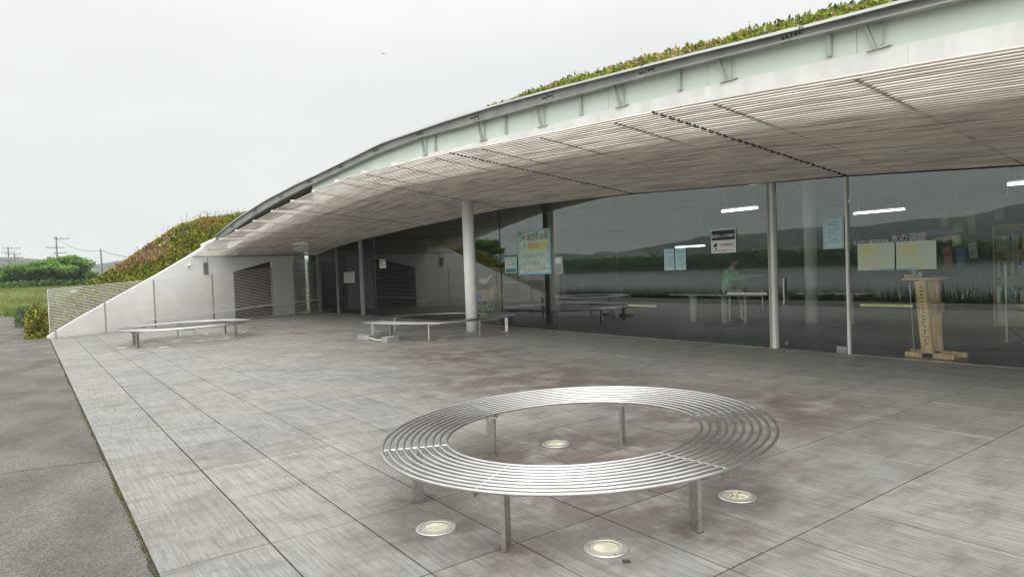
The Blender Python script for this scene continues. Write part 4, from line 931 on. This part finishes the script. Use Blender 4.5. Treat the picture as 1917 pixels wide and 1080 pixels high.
skin_body('jacket', jk, [(0, 1), (1, 2), (2, 3), (3, 4), (3, 5), (5, 6), (6, 7), (3, 8), (8, 9), (9, 10)], JACK, pr)
for s_ in (1, -1):
    hx, hy, hz = .10 * s_, -.60, 1.25
    hj = [((hx, hy + .02, hz), .03), ((hx, hy - .05, hz), .032), ((hx, hy - .09, hz - .005), .028)]; he = [(0, 1), (1, 2)]
    for f_ in range(4):
        x = hx + (-.027 + f_ * .018); k = len(hj); l_ = (.055, .065, .06, .048)[f_]
        hj += [((x, hy - .105, hz - .006), .009), ((x, hy - .105 - l_ * .6, hz - .02), .0085), ((x, hy - .105 - l_ * .85, hz - .045), .0075)]; he += [(2, k), (k, k + 1), (k + 1, k + 2)]
    k = len(hj); hj += [((hx - s_ * .035, hy - .05, hz - .01), .011), ((hx - s_ * .05, hy - .085, hz - .02), .009)]; he += [(1, k), (k, k + 1)]
    skin_body('hand', hj, he, SKIN, pr, 1)
# head: shaped ellipsoid with nose, ears, hair cap
import bmesh
def head():
    bm = bmesh.new(); bmesh.ops.create_uvsphere(bm, u_segments=20, v_segments=14, radius=1)
    for v in bm.verts:
        x, y, z = v.co; jaw = 1 - .22 * max(0, -z) * (1 if y < .2 else .6)
        v.co = Vector((x * .078 * jaw, y * .098 * (1 if y < 0 else .95), z * .118))
        if y < -.8 and abs(x) < .3 and -.25 < z < .1: v.co.y -= .018
    me = bpy.data.meshes.new('head'); bm.to_mesh(me); bm.free(); me.materials.append(SKIN)
    for p in me.polygons: p.use_smooth = True
    o = bpy.data.objects.new('head', me); COL.objects.link(o); o.parent = pr; o.location = (0, -.30, 1.68); o.rotation_euler.x = R(28)
    bm = bmesh.new(); bmesh.ops.create_uvsphere(bm, u_segments=20, v_segments=14, radius=1)
    bmesh.ops.delete(bm, geom=[v for v in bm.verts if v.co.z < -.25 + max(0, -v.co.y) * 1.1], context='VERTS')
    for v in bm.verts: v.co = Vector((v.co.x * .088, v.co.y * .106 + .006, v.co.z * .128 + .004))
    m2 = bpy.data.meshes.new('hair'); bm.to_mesh(m2); bm.free(); m2.materials.append(HAIR)
    for p in m2.polygons: p.use_smooth = True
    h = bpy.data.objects.new('hair', m2); COL.objects.link(h); h.parent = o
    for s_ in (-1, 1):
        MB().tube([(s_ * .078, .0, .02), (s_ * .086, .008, .0), (s_ * .080, .0, -.025)], [.010, .016, .008], 8).build('ear', SKIN, o, smooth=True)
        MB().tube([(s_ * .028, -.088, .012), (s_ * .028, -.094, .012)], [.012, .006], 8).build('eye', BLACK, o, smooth=True)
    MB().tube([(-.022, -.088, -.05), (.022, -.088, -.05)], .005, 6).build('mouth', mat('lips', (.35, .12, .1), .5), o)
head()

# security camera and wall grille
cm = tag(empty('security_camera', wallp(4.78, -.02, 2.34)), 'small white security camera on the wall left of the canopy end', 'camera')
bx('mount', (0, 0, .06), (.05, .05, .12), WHITEPAINT, cm); MB().tube([(0.02, 0, .02), (-.06, -.12, -.04)], .035, 12).build('housing', WHITEPAINT, cm); MB().tube([(-.06, -.12, -.04), (-.068, -.135, -.047)], .030, 12).build('lens', BLACK, cm)
vt = tag(empty('wall_grille', wallp(5.42, -.03, 2.2), math.atan2(5, 10.95)), 'small grey ventilation grille on the white wall under the canopy end', 'grille')
bx('frame', (0, 0, 0), (.22, .03, .50), GALV, vt)
for k in range(12): bx('slat', (0, -.02, -.21 + k * .038), (.19, .012, .014), GREYPAINT, vt)
tag(MB().tube([wallp(5.52, -.03, 2.72), wallp(5.50, -.03, 2.5), wallp(5.46, -.03, 2.44)], .012, 6).build('conduit', GREYPAINT), 'short grey conduit dropping from the canopy end to the grille', 'conduit')

# ------------------------------------------------------------------ roof planting
n_ = 42000; Yr = rng.uniform(-8, 5.6, n_); d = rng.uniform(0, 1, n_) ** .8 * 2.4; P = np.zeros((n_, 3))
for i in range(n_):
    Y = Yr[i]; x = xb(Y) + .26 + d[i]; taper = min(1, max(0, (5.6 - Y) / 2.5)) ** .7
    top = (.13 + .30 * min(1, d[i] / .8)) * taper + .09 * noise.noise(Vector((x * 1.8, Y * 1.8, 0)))
    P[i] = (x, Y, rz(Y, x) + max(.01, top) * (rng.uniform(.25, 1.0) if d[i] < .5 else rng.uniform(.6, 1.0)))
tag(leaf_cloud('roof_planting', P, .075, LG, hedge_mats(P, .05)), 'mixed green and pink shrubs growing along the roof edge', kind='stuff')
S = []
for i in range(60):
    Y = rng.uniform(-3, 5.2); x = xb(Y) + 1.2 + rng.uniform(0, .5); z0_ = rz(Y, x) + .36 * min(1, (5.6 - Y) / 2.5); h = rng.uniform(.08, .36); lx, ly = rng.normal(0, .05, 2)
    for k in range(9): f_ = k / 8; S.append((x + lx * f_, Y + ly * f_ + rng.normal(0, .006), z0_ + h * f_))
tag(leaf_cloud('roof_shoots', S, .030, LG, rng.choice([1, 2, 3], len(S)), .9), 'thin shoots rising above the roof shrubs', kind='stuff')

# ------------------------------------------------------------------ left background: grass, trees, poles, wires
GM = [leaf_mat('grass_green', (.20, .27, .07)), leaf_mat('grass_pale', (.40, .42, .17)), leaf_mat('grass_dark', (.08, .13, .04))]
RM = [leaf_mat('reed_dark', (.05, .075, .03), .2), leaf_mat('reed_mid', (.09, .12, .05), .2), leaf_mat('reed_black', (.03, .045, .02), .2)]
def blades(name, n, fx, fh, label, GM=GM):
    P = np.array([fx() for _ in range(n)]); h = np.array([fh() for _ in range(n)]); w_ = .012 + .012 * rng.random(n); a = rng.uniform(0, math.pi, n)
    dx, dy = np.cos(a) * w_, np.sin(a) * w_; lean = rng.normal(0, .22, (n, 2)) * h[:, None]
    A = P + np.stack([-dx, -dy, np.zeros(n)], 1); B = P + np.stack([dx, dy, np.zeros(n)], 1); C = P + np.stack([lean[:, 0], lean[:, 1], h], 1)
    V = np.stack([A, B, C], 1).reshape(-1, 3)
    mi = [0 if noise.noise(Vector((p[0] * .3, p[1] * .12, 0))) + rng.normal(0, .25) < .05 else 1 for p in P]; mi = [2 if rng.random() < .12 else m__ for m__ in mi]
    return tag(np_mesh(name, V, np.arange(3 * n).reshape(-1, 3), GM, mi), label, kind='stuff')
def gp():
    y = 36 + rng.random() ** 1.4 * 70; x = rng.uniform(-7, -.3 + max(0, (y - 30) * .12)) 
    if y < 49: x = rng.uniform(-2.6 + (49 - y) * .17, 1.2)
    return (x, y, ground_z(x, y))
blades('meadow_grass', 42000, gp, lambda: rng.uniform(.25, .8), 'tall pale green grass beyond the end of the asphalt')
blades('bank_reeds', 26000, lambda: (lambda x, y: (x, y, ground_z(x, y)))(rng.uniform(-7.6, -3.3), rng.uniform(-12, 34)), lambda: rng.uniform(.35, 1.0), 'dark reeds growing down the river bank', RM)
P = []
for i in range(5000):
    t_ = rng.uniform(0, 6.28); r_ = rng.random() ** .5; z = rng.random() ** .6
    P.append((-.55 + .55 * r_ * math.cos(t_) * (1 - z * .4), 29.5 + 2.4 * r_ * math.sin(t_), z * .75))
tag(leaf_cloud('verge_shrub', P, .10, [mat('blue_green_leaf', (.10, .15, .10), .7)] + LG[:2], rng.choice([0, 0, 1, 2], len(P))), 'low blue green shrub where the asphalt meets the hedge', 'shrub')

BARK = mat('bark', (.055, .045, .035), .9, 0, var=.3, scale=3)
TL = [leaf_mat('tree_dark', (.055, .105, .025)), leaf_mat('tree_mid', (.14, .27, .045)), leaf_mat('tree_light', (.25, .42, .08))]
def tree(x, y, h, spread, nleaf, label, seed, lsz=.38, group='trees beyond the meadow'):
    r_ = np.random.default_rng(seed); z0_ = ground_z(x, y); rt_ = tag(empty('broadleaf_tree', (x, y, z0_)), label, 'tree', group)
    tk = MB(); tk.tube([(0, 0, 0), (.1, 0, h * .14), (0, .1, h * .25)], [.05 * h, .04 * h, .032 * h], 8)
    limbs = []
    for k in range(8):
        a = k * .785 + r_.uniform(-.3, .3); e = spread * r_.uniform(.45, .85); zz_ = h * r_.uniform(.45, .85)
        p1 = (e * .4 * math.cos(a), e * .4 * math.sin(a), h * .25 + (zz_ - h * .25) * .55); p2 = (e * math.cos(a), e * math.sin(a), zz_)
        tk.tube([(0, .05, h * .2), p1, p2], [.022 * h, .014 * h, .005 * h], 6); limbs += [p2, tuple((np.array(p1) + np.array(p2)) / 2)]
    tk.build('trunk', BARK, rt_, smooth=True)
    C = [np.array(l_) for l_ in limbs]
    for k in range(20):
        a = r_.uniform(0, 6.28); q = r_.uniform(.1, 1) ** .6; C.append(np.array((spread * q * math.cos(a), spread * q * math.sin(a), h * (.45 + .5 * math.sqrt(max(0, 1 - q * q)) * r_.uniform(.6, 1.02)))))
    P = []; mi = []
    for c in C:
        nn = nleaf // len(C); rad_ = spread * r_.uniform(.13, .27); dd = r_.normal(size=(nn, 3)); dd /= np.linalg.norm(dd, axis=1)[:, None]; rr = r_.uniform(.55, 1.05, nn)[:, None] * rad_
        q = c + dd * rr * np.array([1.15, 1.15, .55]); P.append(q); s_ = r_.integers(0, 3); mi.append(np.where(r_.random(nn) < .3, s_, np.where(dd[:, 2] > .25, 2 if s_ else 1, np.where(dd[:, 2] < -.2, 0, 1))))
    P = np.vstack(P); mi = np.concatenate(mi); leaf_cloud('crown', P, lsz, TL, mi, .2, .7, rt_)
    return rt_
def at(azd, d): return CX + d * math.sin(R(azd)), CY + d * math.cos(R(azd))
for (a, d_, h, s_, nl, lb, sd_, hs) in ((-.9, 168, 4.6, 5.5, 6000, 'low leafy tree at the left picture edge behind the meadow', 1, 0), (.9, 160, 5.6, 6.5, 9000, 'broad green tree in the middle of the clump behind the meadow', 2, 0), (2.15, 158, 6.6, 6.2, 10000, 'tallest rounded tree of the clump, in front of the cross-armed pole', 3, 0), (3.15, 166, 3.6, 4.2, 6000, 'tree at the right end of the clump, near the bare pole', 4, 0), (-2.4, 165, 5.0, 5, 4000, 'tree just outside the left picture edge', 6, 0)):
    x, y = at(a, d_); tree(x, y, h, s_, nl, lb, sd_, .42)
# dark undergrowth under the clump
P = []
for i in range(9000):
    a = rng.uniform(-3.5, 4.8); d_ = rng.uniform(150, 170); x, y = at(a, d_); P.append((x, y, ground_z(x, y) + rng.random() * 1.7))
tag(leaf_cloud('undergrowth', P, .5, TL, rng.choice([0, 0, 1], len(P)), .3, .7), 'dark bushes under the tree clump behind the meadow', kind='stuff')
# houses glimpsed through trees
def house(x, y, w_, d_, h, rz_, wallc, roofc, label, group=None):
    z0_ = ground_z(x, y); rt_ = tag(empty('house', (x, y, z0_), rz_), label, 'house', group)
    bx('wall', (0, 0, h / 2), (w_, d_, h), wallc, rt_)
    m_ = MB(); a, b, c = w_ / 2 + .4, d_ / 2 + .4, h + min(w_, d_) * .28; m_.add([(-a, -b, h), (a, -b, h), (a, b, h), (-a, b, h), (-a * .8, 0, c), (a * .8, 0, c)], [(0, 1, 5, 4), (2, 3, 4, 5), (1, 2, 5), (3, 0, 4), (3, 2, 1, 0)]); m_.build('roof', roofc, rt_)
    for s_ in (-1, 1):
        for k in range(3):
            bx('window', ((k - 1) * w_ * .3, s_ * (d_ / 2 + .02), h * .55), (w_ * .13, .05, h * .28), BLACK, rt_)
    return rt_
HW = mat('house_wall', (.66, .65, .60), .8); HR = mat('house_roof', (.22, .22, .23), .7); HW2 = mat('house_wall_beige', (.48, .44, .36), .8)
for (a, d_, w_, h, m_, lb) in ((-1.15, 205, 4.5, 4.3, HW, 'white house above the leftmost tree'), (1.6, 196, 14, 3.6, HW, 'long white house glimpsed between the tree trunks'), (2.9, 190, 8, 3.2, HW2, 'beige shed glimpsed behind the right end of the trees')):
    x, y = at(a, d_); house(x, y, w_, 7, h, .3, m_, HR, lb)
x, y = at(2.95, 60); tag(bx('white_sign', (x, y, ground_z(x, y) + .95), (.8, .06, .5), WHITEPAINT), 'small pale sign board standing in the meadow behind the fence', 'sign')
# utility poles
POLE = mat('pole_concrete', (.20, .20, .19), .85, 0, var=.15, scale=2)
def upole(azd, d_, top, arms, label, trans=0, lean=0):
    x, y = at(azd, d_); z0_ = ground_z(x, y); rt_ = tag(empty('utility_pole', (x, y, z0_), R(-azd + 12)), label, 'pole', 'utility poles on the left horizon'); H = top - z0_
    MB().tube([(0, 0, 0), (lean, 0, H)], [.18, .12], 10).build('shaft', POLE, rt_, smooth=True)
    for (z, l_, o_) in arms:
        ar = bx('cross_arm', (o_, -.15, H - z), (l_, .12, .12), POLE, rt_)
        for k in (-.45, 0, .45): MB().tube([(o_ + l_ * k, -.15, H - z + .06), (o_ + l_ * k, -.15, H - z + .32)], .06, 6).build('insulator', mat('insulator', (.4, .4, .38), .4), ar)
    for k in range(trans): MB().tube([((k - .5) * 1.3, -.5, H - 5.2), ((k - .5) * 1.3, -.5, H - 3.8)], .38, 12).build('transformer', GREYPAINT, rt_)
    return x, y, top
p1 = upole(1.87, 160, 1.7 + 160 * math.tan(R(3.54)), ((.4, 2.6, .9), (2.2, 3.0, -.3), (3.3, 2.2, .5), (4.3, 2.4, -.6)), 'tall cross-armed utility pole rising behind the tree clump')
p2 = upole(4.59, 130, 1.7 + 130 * math.tan(R(2.63)), (), 'plain pole standing alone right of the tree clump', lean=-.15)
p3 = upole(-.89, 190, 1.7 + 190 * math.tan(R(2.85)), ((.4, 3.4, .6), (1.3, 2.6, 0), (3, 2.2, 0), (6, 1.6, 0), (7.4, 1.6, 0)), 'utility pole with transformers at the left picture edge', 2)
p4 = upole(-.56, 185, 1.7 + 185 * math.tan(R(2.36)), ((.1, 3.0, -.3), (.9, 1.8, .6)), 'shorter utility pole just right of the transformer pole')
def wire(a, b, sag, label):
    a = Vector(a); b = Vector(b); pts = [a.lerp(b, i / 16) - Vector((0, 0, sag * 4 * (i / 16) * (1 - i / 16))) for i in range(17)]
    tag(MB().tube(pts, .035, 4).build('power_line', mat('wire', (.12, .12, .12), .7)), label, 'wire')
wire((p1[0], p1[1], p1[2] - .3), (p2[0], p2[1], p2[2] - .2), 1.0, 'power line between the cross-armed pole and the plain pole')
wire((p4[0], p4[1], p4[2] - .1), (p1[0], p1[1], p1[2] - 3.3), 1.4, 'power line between the short pole and the cross-armed pole')
xe, ye = at(9.5, 150); wire((p2[0], p2[1], p2[2] - .3), (xe, ye, 7.5), 1.2, 'power line running right from the plain pole behind the hedge')
wire((p2[0], p2[1], p2[2] - 4.2), (p1[0] + 6, p1[1], 1.7 + 160 * math.tan(R(.9))), .4, 'stay wire sloping left from the plain pole')
# bird
bd = tag(MB().add([(0, 0, 0), (.10, .0, .02), (-.10, .0, .02), (-.45, .1, .14), (.45, .1, .10), (0, -.22, 0), (0, .22, 0), (0, 0, .06)], [(1, 4, 6), (2, 6, 3), (5, 1, 7), (5, 7, 2), (1, 6, 7), (2, 7, 6), (5, 2, 0), (5, 0, 1), (0, 2, 6), (0, 6, 1)]).build('bird', mat('bird_dark', (.08, .08, .08), .8)), 'tiny bird flying in the pale sky', 'bird')
dd = (fw * 1236.4 + r2 * (717 - 958.5) + u2 * (540 - 101)).normalized(); bd.location = Vector((CX, CY, 1.7)) + dd * 95; bd.rotation_euler.z = -.9

# ------------------------------------------------------------------ far river bank (seen in the glass)
P = []
for i in range(16000):
    y = rng.uniform(-140, 620); P.append((-262 - rng.random() * 16, y, 1.2 + rng.random() ** 1.5 * 4.5 * (1 + .6 * noise.noise(Vector((y * .03, 0, 0))))))
tag(leaf_cloud('far_bank_wood', P, 2.0, TL, rng.choice([0, 0, 1], len(P)), .4, .8), 'dark line of trees on the far river bank', kind='stuff')
r_ = random.Random(9)
for i in range(26):
    y = -40 + i * 24 + r_.uniform(-8, 8); x = -300 - r_.uniform(0, 60)
    house(x, y, r_.uniform(9, 20), 9, r_.uniform(4, 9), r_.uniform(-.4, .4) + 1.57, r_.choice((HW, HW2)), HR, 'small house in the row beyond the far river bank', 'houses beyond the far river bank')
tree(-60, 120, 12, 9, 9000, 'big tree on the near river bank mirrored left of the column', 21, .5, None); tree(-52, 140, 9, 8, 6000, 'lower tree on the near bank mirrored beside the big one', 22, .5, None)

# ------------------------------------------------------------------ haze
hz = bpy.data.materials.new('haze'); hz.use_nodes = True; t = hz.node_tree; t.nodes.clear()
o_ = t.nodes.new('ShaderNodeOutputMaterial'); pv = t.nodes.new('ShaderNodeVolumePrincipled'); pv.inputs['Density'].default_value = .00028; pv.inputs['Color'].default_value = (.90, .95, 1, 1); pv.inputs['Anisotropy'].default_value = .1
t.links.new(pv.outputs[0], o_.inputs['Volume'])
tag(MB().box((0, 100, 65), (5600, 5900, 140)).build('haze', hz), 'thin pale haze in the air over the valley', kind='stuff')
